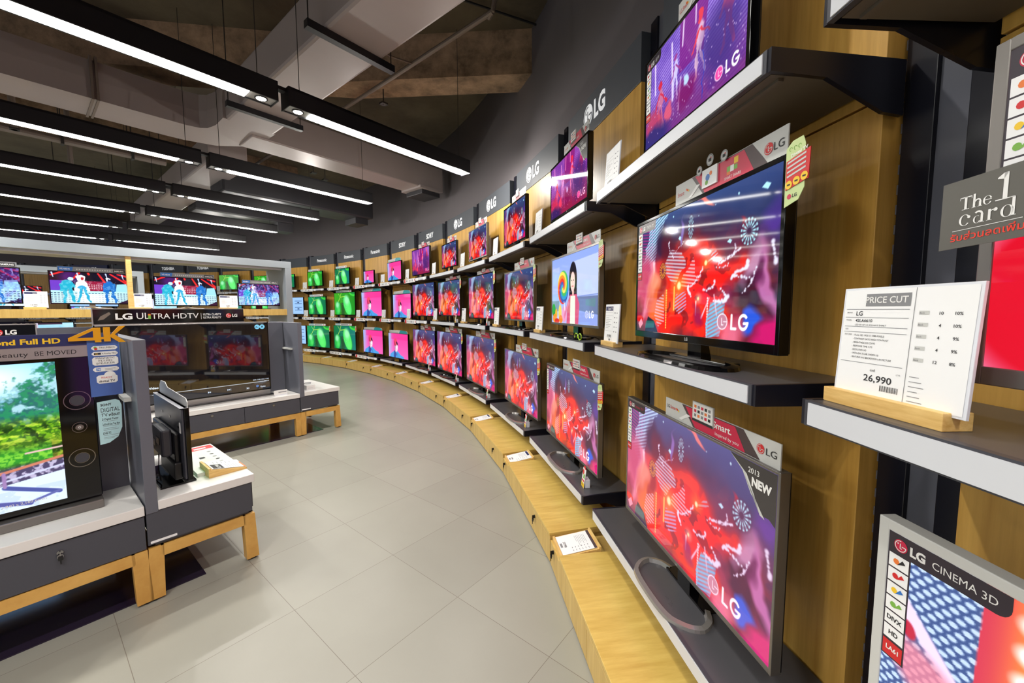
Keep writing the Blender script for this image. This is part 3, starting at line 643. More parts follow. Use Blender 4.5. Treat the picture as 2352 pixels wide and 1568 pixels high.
def build_post(i):
    p = arc(i, RW); yaw = math.atan2(p.y - CY, p.x - CX) - math.pi / 2
    near = i <= 1
    mb = MB(); hw = .112
    mb.box(-hw, 0, 0, -.036, .05, Z_POST, 'post_black', .002); mb.box(.036, 0, 0, hw, .05, Z_POST, 'post_black', .002)
    mb.box(-hw, .05, 0, hw, .075, Z_POST, 'post_black')
    wh = SIGN[i]; wh = ('at the left edge of the bay ' + wh) if wh.startswith('under') else ('at the left edge of ' + wh[3:] if wh.startswith('in ') else 'at the left edge of the bay ' + wh)
    t = thing('wall_post', f'black wall post {wh}', 'post', p, yaw)
    mb.obj('side_rails', t)
    ch = MB().box(-.036, .012, 0, .036, .05, Z_POST - .002, 'post_channel').obj('centre_channel', t); ch['label'] = 'grey metal channel'
    if near:
        s = MB().box(-hw - .003, .024, .1, -hw - .0002, .032, 3.2, 'post_channel')
        for k in range(58):
            z = .1 + k * .054
            s.box(-hw - .006, .004, z, -hw - .0002, .03, z + .026, 'post_channel')
        s.obj('slot_strip', t)
for n in BAYS: build_wall_bay(n)
for i in range(-5, 18): 
    if i == -5: SIGN[-5] = 'in the third bay behind the camera'
    build_post(i)

# ------------------------------------------------------------------ shelves
ROWZ = {'top': Z_TOP, 'middle': Z_MID, 'bottom': Z_BOT}
def build_shelf(n, row):
    z = ROWZ[row]; m, yaw, w = bay(n); hw = w / 2 - GAP; dep = DW - .055
    t = thing('display_shelf', f'{row} display shelf {SIGN[n]}', 'shelf', m + Vector((0, 0, z)), yaw)
    MB().box(-hw, .012, -.012, hw, dep, 0, 'shelf_top').box(-hw + .01, .02, -.052, hw - .01, dep, -.012, 'shelf_under').box(-hw + .02, .05, -.06, hw - .02, .065, -.052, 'shelf_under').obj('board', t)
    MB().box(-hw + .008, 0, -.054, hw - .008, .012, 0, 'edge_white', .001).box(-hw, -.003, -.056, hw, .012, .0015, 'charcoal') .obj('front_edge', t)
    # the light strip sits proud of the dark channel
    e = MB().box(-hw + .012, -.006, -.052, hw - .012, -.003, -.003, 'edge_white').obj('price_rail', t); e['label'] = 'pale front rail of the shelf'
    for s in (-1, 1):
        a = MB().prism([(0, -.056), (0, .002), (dep + .04, .002), (dep + .04, -.14), (dep - .02, -.135), (.16, -.06)], s * hw - (.0 if s > 0 else .012), s * hw + (.012 if s > 0 else 0), 'post_black', 'x')
        a.obj('bracket', t)
    if n >= 5 and row != 'bottom' or n >= 7:
        r = random.Random(n * 7 + len(row)); y = -.0085; x = -hw + .05
        q = MB().box(x, -.008, -.075, x + .62, -.006, .004, 'paper'); q.pr(x, -.072, x + .09, .002, 'red' if n in (5, 6, 7) else 'pale_grey', y); q.pr(x + .58, -.05, x + .61, -.01, 'red' if n in (5, 6, 7) else 'pale_blue', y)
        for k in range(5): q.pr(x + .14 + k * .08, -.055, x + .155 + k * .08 + r.random() * .02, -.015, 'ink', y)
        o = q.obj('label_strip', t); o['label'] = 'long white printed strip on the shelf edge'
        for a in (x + .68, -hw + 1.09):
            o = MB().box(a, -.008, -.06, a + .1, -.006, -.005, 'paper').obj('edge_label', t); o['label'] = 'small white label on the shelf edge'
for n in BAYS:
    for row in ROWZ:
        if n > 9 and row == 'bottom': continue
        build_shelf(n, row)

# ------------------------------------------------------------------ benches below the shelves
def lock_and_key(parent, x, y, z, silver=False):
    mb = MB().cyl((x, y, z), (x, y - .006, z), .011, 'steel' if silver else 'black', 14)
    k = mb.obj('lock', parent)
    q = MB().box(x - .002, y - .02, z - .012, x + .002, y - .006, z + .010, 'steel' if silver else 'black').cyl((x, y - .014, z - .016), (x, y - .011, z - .016), .011, 'black' if not silver else 'steel', 10).box(x - .008, y - .02, z - .034, x + .008, y - .012, z - .014, 'black', .002).box(x - .0025, y - .018, z - .052, x + .0025, y - .015, z - .034, 'black')
    q.obj('key', parent)
Z_NOTCH = .162
def build_bench(n):
    m, yaw, w = bay(n, RS - DC); hw = w / 2 - .003; d = .46
    t = thing('storage_bench', f'low oak storage bench {SIGN[n]}' if n > -1 else f'low oak storage bench {SIGN[n]}', 'bench', m, yaw)
    nx = -hw + .218
    MB().box(nx, -.004, Z_BENCH - .018, hw, d, Z_BENCH, 'bench_wood', .0015).obj('top_board', t)
    MB().box(-hw + .004, .022, .012, hw - .004, d, Z_NOTCH, 'front_wood').box(nx + .002, 0, Z_NOTCH, hw, d, Z_BENCH - .018, 'front_wood').obj('body', t)
    MB().box(-hw + .01, .04, 0, hw - .01, d - .02, .012, 'black').obj('plinth', t)
    for s in (-1, 1):
        a, b = (-hw + .003, -.002) if s < 0 else (.002, hw - .003)
        dr = MB().box(a, 0, .014, b, .02, Z_NOTCH - .001, 'front_wood', .001).obj('door', t)
        if n <= 7: lock_and_key(dr, (a + b) / 2 + (-.26 if s < 0 else .02), 0, .135)
for n in range(-4, 10): build_bench(n)
def build_holder(n):
    """sloping oak card holder at the left end of each bench"""
    m, yaw, w = bay(n, RS - DC); x0 = -w / 2 + .012; wd, dp = .20, .235
    P = in_bay(n, x0 + wd / 2, .012, Z_NOTCH, RS - DC)
    t = thing('card_holder', f'oak wedge card holder on the bench {SIGN[n]}', 'card holder', P, yaw)
    MB().prism([(0, 0), (0, .026), (.012, .026), (.012, .018), (dp - .012, .05), (dp - .012, .062), (dp, .062), (dp, 0)], -wd / 2, wd / 2, 'pine', 'x').obj('wedge', t)
    ang = math.atan2(.032, dp - .024)
    q = MB(); r = random.Random(n + 50); W, H = wd * .9, dp - .03
    q.box(-W / 2, -.0015, 0, W / 2, .0, H, 'paper')
    q.pr(-W * .46, H * .88, W * .1, H * .98, 'navy' if n != 0 else 'lg_red', -.002) if n != 0 else q.pr(-W * .5, H * .92, W * .5, H, 'lg_dark', -.002)
    q.text('37,990' if n == 0 else '%d,990' % r.choice((15, 19, 21, 27, 33)), 0, H * .14, H * .07, 'ink', -.002, 'c', bold=.02)
    for k in range(7): q.pr(-W * .35, H * (.8 - k * .045), -W * .35 + W * (.3 + .3 * r.random()), H * (.808 - k * .045), 'ink_grey', -.002)
    for k in range(6): q.pr(W * .2, H * (.78 - k * .09), W * .26, H * (.80 - k * .09), 'ink_grey', -.002); q.pr(W * .34, H * (.78 - k * .09), W * .42, H * (.795 - k * .09), 'ink_grey', -.002)
    q.pr(-W * .1, H * .04, W * .12, H * .10, 'mid_grey', -.002)
    M = Matrix.Translation((0, .0145, .0215)) @ Matrix.Rotation(-(math.pi / 2 - ang), 4, 'X')
    o = q.obj('price_card', t, mtx=M); o['label'] = 'white printed price card'
for n in range(-2, 10): build_holder(n)

# ------------------------------------------------------------------ televisions
def rounded_loop(hx, hy, r, seg=5):
    pts = []
    for cx, cy, a0 in ((hx - r, hy - r, 0), (-hx + r, hy - r, 90), (-hx + r, -hy + r, 180), (hx - r, -hy + r, 270)):
        for k in range(seg + 1):
            a = math.radians(a0 + 90 * k / seg); pts.append((cx + r * math.cos(a), cy + r * math.sin(a)))
    return pts
def make_tv(loc, yaw, w, h, gap, kind, label, frame='black', stand='slab', bez=.013, low=.02, res=(176, 100), group=None, logo=None, corner=None, tilt=0.0, badge=False, **kw):
    t = thing('television', label, 'television', loc, yaw, group)
    z0, z1 = gap, gap + h
    mb = MB(); b, f = bez, frame
    mb.box(-w / 2, -.006, z0, -w / 2 + b, .028, z1, f, .002).box(w / 2 - b, -.006, z0, w / 2, .028, z1, f, .002).box(-w / 2 + b * .9, -.006, z1 - b, w / 2 - b * .9, .028, z1, f, .002).box(-w / 2 + b * .9, -.006, z0, w / 2 - b * .9, .028, z0 + low, f, .002)
    mb.obj('bezel', t)
    bc = MB().box(-w / 2 + .004, .02, z0 + .004, w / 2 - .004, .034, z1 - .004, 'black').box(-w * .3, .034, z0 + h * .08, w * .3, .062, z0 + h * .72, 'black', .006)
    bc.obj('back_cover', t)
    me = screen_mesh(kind, *res, **kw)
    s = inst('screen', me, t, (0, -.0035, z0 + low)); s.scale = (w - 2 * b + .002, 1, h - b - low + .002)
    if logo:
        MB().text(logo, 0, z0 + low * .3, low * .42, 'pale_grey', -.0068, 'c', bold=.02).obj('brand_mark', t)
    if stand in ('loop', 'curve'):
        m = 'stand_metal' if frame in ('frame_silver', 'pale_grey') and stand == 'loop' else 'gloss_black'
        sx, fy = (w * .21, -.125) if stand == 'loop' else (w * .31, -.10)
        pts = [(-sx * .62, .05, 0), (-sx * .85, .03, 0), (-sx, -.02, 0), (-sx * .93, -.065, 0), (-sx * .7, fy * .9, 0), (-sx * .35, fy, 0), (sx * .35, fy, 0), (sx * .7, fy * .9, 0), (sx * .93, -.065, 0), (sx, -.02, 0), (sx * .85, .03, 0), (sx * .62, .05, 0)]
        fine = []
        for i in range(len(pts) - 1):
            for k in range(3):
                a, c = Vector(pts[i]), Vector(pts[i + 1]); fine.append(a.lerp(c, k / 3))
        fine.append(Vector(pts[-1])); 
        for _ in range(1): fine = [fine[0]] + [(fine[i - 1] + fine[i] * 2 + fine[i + 1]) / 4 for i in range(1, len(fine) - 1)] + [fine[-1]]
        fine = [p + Vector((0, 0, .008)) for p in fine]
        hwid = .014 if stand == 'loop' else .02
        MB().sweep(fine, [(-hwid, -.008), (hwid, -.008), (hwid * .8, .004), (-hwid * .5, .008)], m).box(-sx * .66, .03, 0, sx * .66, .09, .012, 'gloss_black', .003).obj('stand_base', t, smooth=False)
        MB().prism([(.03, .01), (.075, .01), (.055, z0 + .03), (.03, z0 + .03)], -.045, .045, 'gloss_black', 'x').obj('stand_neck', t)
    elif stand == 'slab':
        MB().prism(rounded_loop(w * .24, .095, .04), 0, .012, 'gloss_black', 'z').obj('stand_base', t)
        MB().box(-.05, .03, .012, .05, .055, z0 + .03, 'gloss_black', .004).obj('stand_neck', t)
    elif stand == 'cross':
        MB().tube([(-w * .25, -.06, .01), (-w * .12, -.03, .016), (0, .03, .03), (w * .12, -.03, .016), (w * .25, -.06, .01)], .008, 'silver').tube([(-w * .2, .1, .01), (0, .035, .03), (w * .2, .1, .01)], .008, 'silver').obj('stand_base', t)
        MB().box(-.03, .025, .02, .03, .05, z0 + .03, 'silver', .003).obj('stand_neck', t)
    elif stand == 'feet':
        MB().box(-w * .45, -.05, 0, w * .45, .09, .022, 'frame_silver', .006).obj('stand_base', t)
        MB().box(-w * .44, -.01, .022, w * .44, .03, z0 + .01, 'frame_silver', .002).obj('sound_bar', t)
    if corner:
        q = MB(); y = -.0046; cw, chh = .085 * w / .95, .5 * h
        a0, a1 = -w / 2 + b, z1 - b
        hw_, hh = w * .185, .042
        q.pp([(a0, a1 - hh), (a0 + hw_ - .02, a1 - hh)] + [(a0 + hw_ - .02 + .02 * math.sin(k * .314), a1 - hh + .02 - .02 * math.cos(k * .314)) for k in range(1, 6)] + [(a0 + hw_, a1), (a0, a1)], 'sticker_dark', y)
        q.lg_mark(a0 + .024, a1 - .022, .013, 'lg_red', 'white', y - .0004); q.text('LG', a0 + .042, a1 - .030, .017, 'white', y - .0004, bold=.045, w=.028)
        q.text(corner[0], a0 + .082, a1 - .029, .014, corner[2], y - .0004, bold=.0, w=hw_ - .10)
        q.pr(a0, a1 - hh - .225, a0 + .045, a1 - hh, 'sticker_dark', y)
        for k in range(6):
            zt = a1 - hh - .002 - k * .031
            q.pr(a0 + .003, zt - .028, a0 + .042, zt, 'paper', y - .0004)
            if k < 4: q.disc(a0 + .018, zt - .014, .006, ('green', 'orange', 'red', 'yellow')[(k + len(corner[0])) % 4], y - .0008, 10); q.pp([(a0 + .02, zt - .02), (a0 + .036, zt - .012), (a0 + .03, zt - .006)], ('ink', 'red', 'blue', 'green')[(k + len(corner[1])) % 4], y - .0009)
            else: q.text(('DIVX', 'HD')[k - 4], a0 + .0225, zt - .018, .009, 'ink', y - .0008, 'c', bold=.03)
        q.pr(a0 + .003, a1 - hh - .222, a0 + .042, a1 - hh - .19, 'red', y - .0004); q.text(corner[1], a0 + .0225, a1 - hh - .209, .009, 'white', y - .0008, 'c', bold=.03)
        o = q.obj('corner_sticker', t); o['label'] = 'dark corner sticker with logo and feature icons'
    if badge:
        q = MB(); y = -.0048; X, Z = w / 2 - b - .001, z1 - b - .001
        q.pp([(X - .2, Z), (X, Z), (X, Z - .16), (X - .025, Z - .145), (X - .06, Z - .15), (X - .085, Z - .11), (X - .12, Z - .05)][::-1], 'badge_dark', y)
        q.pp([(X - .2, Z), (X - .12, Z - .045), (X - .085, Z - .10), (X - .06, Z - .15), (X - .04, Z - .155), (X - .075, Z - .12), (X - .10, Z - .10), (X - .14, Z - .04)], 'pale_grey', y - .0006)
        q.text('2013', X - .115, Z - .035, .017, 'white', y - .0008, bold=.01); q.text('NEW', X - .098, Z - .072, .026, 'white', y - .0008, bold=.05, w=.08)
        o = q.obj('new_badge', t); o['label'] = 'dark page-curl corner reading 2013 NEW'
    if tilt:
        for ch in t.children:
            if ch.name.split('.')[0] in ('bezel', 'back_cover', 'screen', 'brand_mark', 'corner_sticker'):
                pv = Matrix.Translation((0, 0, z0)) @ Matrix.Rotation(-tilt, 4, 'X') @ Matrix.Translation((0, 0, -z0)); ch.matrix_basis = pv @ ch.matrix_basis
    return t
def lg_topper(loc, yaw, w, label, style=0, h=.078):
    """printed card standing on the top edge of a television; loc = centre of its foot"""
    t = thing('header_card', label, 'display card', loc, yaw)
    MB().box(-w / 2, 0, 0, w / 2, .004, h, 'pale_grey').obj('card', t)
    q = MB(); y = -.0006; q.pp([(-w / 2 + w * .2, h * .98), (-w / 2 + w * .33, h * .02), (w / 2 - w * .22 + w * .1, h * .02), (w / 2 - w * .24, h * .98)], 'lg_dark', y)
    q.pp([(-w / 2 + w * .24, h * .94), (-w / 2 + w * .35, h * .04), (w / 2 - w * .22, h * .04), (w / 2 - w * .3, h * .94)], 'lg_red', y - .0004)
    q.lg_mark(w / 2 - w * .12, h * .5, h * .2, 'red', 'pale_grey', y - .0008); q.text('LG', w / 2 - w * .085, h * .36, h * .27, 'ink', y - .0008, w=w * .065)
    if style == 1:
        q.text('LG', -w / 2 + w * .02, h * .48, h * .19, 'ink', y - .0008); q.text('Smart', -w / 2 + w * .065, h * .48, h * .19, 'red', y - .0008, w=w * .075)
        q.text('Smart.', w * .0 + w * .02, h * .5, h * .3, 'white', y - .0008, bold=.02, w=w * .155); q.text('Inspired by you', w * .04, h * .18, h * .15, 'white', y - .0008, w=w * .19)
    elif style == 2:
        q.text('Smart', -w / 2 + w * .03, h * .4, h * .2, 'red', y - .0008, w=w * .08)
        q.pr(w * .06, h * .42, w * .09, h * .62, 'green', y - .0008); q.pr(w * .09, h * .38, w * .12, h * .62, 'white', y - .0008); q.pr(w * .12, h * .62, w * .155, h * .86, 'yellow', y - .0008); q.pr(w * .12, h * .4, w * .15, h * .58, 'green', y - .0008); q.pr(w * .06, h * .3, w * .09, h * .42, 'orange', y - .0008)
        q.text('SMART SHARE', w * .04, h * .14, h * .11, 'white', y - .0008, w=w * .14)
    else:
        q.text('LG Smart', -w / 2 + w * .03, h * .42, h * .2, 'red', y - .0008, w=w * .13); q.text('Smart.', w * .02, h * .42, h * .26, 'white', y - .0008, w=w * .13)
    for k in range(3): q.disc(-w / 2 + w * (.14 + .012 * k), h * (.58 - .04 * k), h * .05, ('orange', 'red', 'yellow')[k], y - .001)
    q.pp([(-w / 2 + w * .17, h * .15), (-w / 2 + w * .2, h * .12), (-w / 2 + w * .3, h * .52), (-w / 2 + w * .26, h * .55)], 'white', y - .001)
    o = q.obj('print', t); o['label'] = 'red and white LG advertising print'
    q = MB(); x0 = -w * .17
    if style == 2:
        q.pr(x0, h * .22, x0 + w * .15, h * .98, 'paper', -.0065); q.disc(x0 + w * .06, h * .6, h * .14, 'blue', -.007); q.disc(x0 + w * .09, h * .72, h * .09, 'orange', -.007); q.disc(x0 + w * .05, h * .4, h * .1, 'green', -.007)
        for xx, zz, r in ((-w * .2, h * 1.06, h * .2), (-w * .09, h * 1.28, h * .24), (w * .045, h * 1.12, h * .22)):
            q.disc(xx, zz, r, 'pale_grey', -.0075); q.ring(xx, zz, r * .8, r * .92, 'ink_grey', -.008); q.pr(xx - r * .4, zz - r * .3, xx + r * .4, zz + r * .25, 'ink', -.008); q.disc(xx + r * .3, zz + r * .3, r * .14, 'red', -.0084)
        q.box(x0, -.006, h * .22, x0 + w * .15, -.0008, h * .98, 'paper')
    else:
        q.box(x0, -.006, h * .42, x0 + w * .2, -.0008, h * 1.40, 'pale_grey'); q.pr(x0 + w * .008, h * .56, x0 + w * .192, h * 1.36, 'white', -.0065)
        for a in range(5):
            for b_ in range(3): q.pr(x0 + w * (.02 + a * .034), h * (.66 + b_ * .22), x0 + w * (.042 + a * .034), h * (.8 + b_ * .22), ('ink_grey', 'mid_grey', 'lg_red', 'orange', 'ink')[(a * 2 + b_ + style) % 5], -.007)
        q.pr(x0, h * .42, x0 + w * .2, h * .54, 'ink', -.0066)
    o = q.obj('picture_tab', t); o['label'] = 'raised picture cut-out on the card'
    return t
def sony_topper(loc, yaw, w, label):
    h = .075; t = thing('header_card', label, 'display card', loc, yaw)
    pts = [(-w / 2, 0), (w / 2, 0)] + [(w / 2 * math.cos(a), h * (.62 + .38 * math.sin(a))) for a in [0.05 + i * .12 for i in range(12)]] + [(-w / 2, h * .8)]
    MB().prism(pts, 0, .004, 'pale_grey').obj('card', t)
    q = MB(); q.pp([(w * .05, h * .02), (w * .48, h * .02), (w * .49, h * .5), (w * .4, h * .86), (w * .22, h * .97), (w * .12, h * .97)], 'teal', -.0006); q.text('SONY', -w * .46, h * .45, h * .2, 'ink', -.0006); q.pr(-w * .46, h * .2, w * .0, h * .3, 'ink_grey', -.0006)
    q.obj('print', t); return t
def strip_topper(loc, yaw, w, label, kind='samsung'):
    h = .062; t = thing('header_card', label, 'display card', loc, yaw)
    MB().box(-w / 2, 0, 0, w / 2, .004, h, 'mid_grey' if kind == 'samsung' else 'paper', .0008).obj('card', t)
    q = MB(); y = -.0006
    if kind == 'samsung':
        q.pp([(-w * .49, h * .06), (-w * .30, h * .06), (-w * .28, h * .94), (-w * .49, h * .94)], 'blue', y); q.text('WE ARE IN', -w * .47, h * .3, h * .36, 'white', y - .0004, w=w * .14, bold=.02)
        q.pr(w * .3, h * .14, w * .48, h * .86, 'ink', y); q.text('SAMSUNG', w * .315, h * .32, h * .34, 'white', y - .0004, w=w * .15, bold=.02)
        for k in range(14): q.pr(-w * .24 + k * w * .037, h * .34, -w * .22 + k * w * .037, h * .6, 'pale_grey', y)
    else:
        q.pr(-w * .48, h * .1, -w * .2, h * .9, 'pale_blue', y); q.pr(-w * .14, h * .35, w * .3, h * .6, 'ink_grey', y); q.disc(w * .4, h * .5, h * .3, 'orange', y)
    q.obj('print', t); return t
def side_tag(loc, yaw, label, s=1.0):
    """folded promotional card hanging off the right-hand edge of a television"""
    t = thing('promo_tag', label, 'tag', loc, yaw)
    MB().prism([(0, 0), (.045 * s, .012 * s), (.062 * s, .04 * s), (.06 * s, .15 * s), (.052 * s, .172 * s), (.02 * s, .17 * s), (0, .155 * s)], 0, .0015, 'pale_green').obj('card', t)
    q = MB(); y = -.0006; q.prism([(.004 * s, .045 * s), (.075 * s, .058 * s), (.078 * s, .135 * s), (.004 * s, .12 * s)], -.002, 0, 'red')
    for k in range(4): q.pp([(.008 * s, (.112 - k * .012) * s), (.066 * s, (.123 - k * .012) * s), (.066 * s, (.128 - k * .012) * s), (.008 * s, (.117 - k * .012) * s)], 'pale_grey', -.0026)
    for k in range(3): q.disc((.015 + k * .024) * s, (.057 + k * .005) * s, .011 * s, 'yellow', -.0028, 14); q.pr((.010 + k * .024) * s, (.055 + k * .005) * s, (.02 + k * .024) * s, (.059 + k * .005) * s, 'ink', -.0032)
    q.disc(.016 * s, .026 * s, .007 * s, 'lg_red', y, 12); q.text('LG', .026 * s, .022 * s, .009 * s, 'ink', y, bold=.02); q.text('Digital TV', .02 * s, .126 * s, .009 * s, 'white', -.0026, bold=.02, rot=.15)
    for k in range(3): q.ring((.015 + k * .014) * s, .15 * s, .004 * s, .0055 * s, 'green', y, 0, 270, 10)
    q.obj('print', t); return t
def leaflet_stand(loc, yaw, label, yellow=True):
    t = thing('leaflet_stand', label, 'leaflet stand', loc, yaw)
    MB().box(-.03, .012, 0, .03, .045, .055, 'acrylic', .002).obj('clear_holder', t)
    M = Matrix.Rotation(-.12, 4, 'X')
    q = MB().box(-.032, 0, 0, .032, .003, .125, 'paper'); q.pr(-.032, 0, .032, .03, 'yellow' if yellow else 'red', -.0005); q.disc(-.012, .098, .018, 'red', -.0005); q.pr(-.005, .06, .026, .09, 'green', -.0008); q.pr(-.026, .038, .026, .05, 'red' if yellow else 'pale_grey', -.0008); q.text('SALE' if False else 'LG', -.018, .01, .012, 'ink', -.001, bold=.02)
    q.prism([(-.03, .125), (.0, .145), (.03, .12)], 0, .003, 'red')
    o = q.obj('leaflet', t, mtx=M); return t
def price_stand(loc, yaw, label, price, big=False, w=.24, h=.22, head=None, group=None):
    """wooden foot block with an acrylic-covered price sheet standing at its front"""
    t = thing('price_stand', label, 'price card', loc, yaw, group)
    bh = .032 if big else .028
    MB().box(-w / 2 - .01, 0, 0, w / 2 - .02, .055, bh, 'pine', .0015).obj('wooden_block', t)
    q = MB(); z0 = bh * .75; y = .018
    M = Matrix.Translation((0, y, z0)) @ Matrix.Rotation(-.06, 4, 'X')
    MB().box(-w / 2, -.003, 0, w / 2, .003, h, 'acrylic', .0008).obj('acrylic_holder', t, mtx=M)
    W = w * .96; x0 = -W / 2; yy = -.0036
    q.pr(x0, h * .02, x0 + W, h * .98, 'paper', yy); yy -= .0005
    q.pr(x0 + W * .60, h * .02, x0 + W * .604, h * .98, 'mid_grey', yy)
    if head: q.pr(x0 + W * (.2 if big else .02), h * .83, x0 + W * .57, h * .94, 'mid_grey' if big else 'navy', yy); q.text(head, x0 + W * .55, h * .86, h * .055, 'white', yy - .0004, 'r', bold=.01)
    lines = [.80, .725, .64, .59, .31] if big else [.78, .7, .3]
    for l in lines: q.pr(x0 + W * .02, h * l, x0 + W * .57, h * l + h * .004, 'ink_grey', yy)
    if big:
        q.text('LG', x0 + W * .12, h * .745, h * .04, 'ink', yy, bold=.012); q.text('42LA6610', x0 + W * .12, h * .685, h * .028, 'ink', yy, bold=.01); q.text('LED 3D 42" LG 42LA6610 SMART', x0 + W * .12, h * .652, h * .014, 'ink', yy, w=W * .28)
        for k, s_ in enumerate(('BRAND', 'MODEL', 'SIZE', 'FEATURES')): q.text(s_, x0 + W * .03, h * (.765, .695, .61, .56)[k], h * .012, 'ink', yy)
        for k, s_ in enumerate(('FULL HD 1920 X 1080 PIXELS', 'CONTRAST RATIO HIGH CONTRAST', 'BRIGHTNESS 350 CD/M2', 'RESPONSE TIME 4 MS', 'RESOLUTION HD', 'WITH DVI 3 USB 3 HDMI 3.0', 'FEATURES HAS BROADCOM-LAN PICTURE')):
            q.text('- ' + s_, x0 + W * .115, h * (.555 - k * .034), h * .016, 'ink', yy, w=W * (.28, .32, .21, .19, .14, .25, .36)[k])
        for k, (a, b_) in enumerate((('10', '10%'), ('4', '10%'), ('4', '9%'), ('4', '9%'), ('12', '8%'))):
            zz = h * (.76 - k * .095); q.pr(x0 + W * .64, zz, x0 + W * .71, zz + h * .03, 'pale_grey', yy); q.text('Bank', x0 + W * .645, zz + h * .007, h * .014, 'ink_grey', yy - .0003); q.text(a, x0 + W * .79, zz, h * .024, 'ink', yy, 'c', bold=.01); q.text(b_, x0 + W * .9, zz, h * .024, 'ink', yy, 'c', bold=.01)
        for k in range(6): q.pr(x0 + W * .63, h * (.25 - k * .04), x0 + W * (.7 + .02 * (k % 3)), h * (.255 - k * .04), 'ink_grey', yy)
        q.text('ปกติ', x0 + W * .31, h * .245, h * .02, 'ink', yy); q.text('บาท', x0 + W * .53, h * .24, h * .016, 'ink_grey', yy)
        q.text(price, x0 + W * .50, h * .155, h * .058, 'ink', yy, 'r', bold=.012, w=W * .24)
        for k in range(22): q.pr(x0 + W * (.41 + k * .0068), h * .085, x0 + W * (.41 + k * .0068 + (.002, .004)[k * 7 % 3 == 0]), h * .135, 'ink', yy)
    else:
        for k in range(7): q.pr(x0 + W * .08, h * (.64 - k * .045), x0 + W * (.3 + .2 * ((k * 5) % 3) / 2), h * (.648 - k * .045), 'ink_grey', yy)
        for k in range(5): q.pr(x0 + W * .68, h * (.76 - k * .12), x0 + W * .76, h * (.785 - k * .12), 'ink_grey', yy); q.pr(x0 + W * .84, h * (.76 - k * .12), x0 + W * .9, h * (.78 - k * .12), 'ink_grey', yy)
        q.text(price, x0 + W * .54, h * .13, h * .075, 'ink', yy, 'r', bold=.02); q.pr(x0 + W * .36, h * .05, x0 + W * .5, h * .10, 'mid_grey', yy)
    o = q.obj('price_sheet', t, mtx=M); o['label'] = f'white printed sheet priced {price}'
    return t

solid('badge_dark', (62, 58, 58), .4)
PICN = {concert: 'a red concert', stage: 'a purple stage show', pods: 'green leaves', capman: 'a man in a red cap', kitchen: 'a woman with a lollipop', dancers: 'three dancers', equal: 'blue settings pages', bigred: 'a red close-up', ledwall: 'a glowing light wall', forest: 'a leafy park'}
TVS = {  # row: {bay: (centre, width, bottom gap, height)}
 'top': {0: (.053, .70, .087, .42), 1: (.003, .768, .086, .443), 2: (-.008, .732, .08, .449), 3: (-.01, .777, .083, .448), 4: (.093, .709, .085, .427), 5: (.06, .922, .071, .54), 6: (.052, .756, .041, .44), 7: (.063, .563, .048, .332), 8: (.023, .785, .084, .459), 9: (-.016, .785, .088, .454)},
 'middle': {0: (.113, .92, .072, .56), 1: (.117, .926, .083, .552), 2: (.111, .948, .085, .558), 3: (.095, 1.066, .075, .636), 4: (.045, 1.077, .099, .627), 5: (.145, 1.127, .079, .678), 6: (.406, .934, .026, .556), 7: (.163, 1.103, .048, .648), 8: (.103, 1.13, .07, .65), 9: (.042, .936, .078, .557)},
 'bottom': {0: (.093, 1.022, .111, .62), 1: (.066, 1.063, .094, .628), 2: (.164, 1.059, .108, .624), 3: (.034, 1.22, .087, .722), 4: (.01, 1.22, .072, .734), 5: (.129, 1.15, .082, .712), 6: (.158, 1.051, .059, .598), 7: (.18, 1.058, .07, .618), 8: (.037, 1.189, .068, .696), 9: (.031, 1.188, .058, .672)}}
KIND = {'top': [stage, stage, concert, concert, concert, stage, capman, capman, pods, pods], 'middle': [concert, kitchen, concert, concert, concert, concert, capman, capman, pods, pods], 'bottom': [concert] * 6 + [capman, capman, pods, pods]}
RK = random.Random(5)
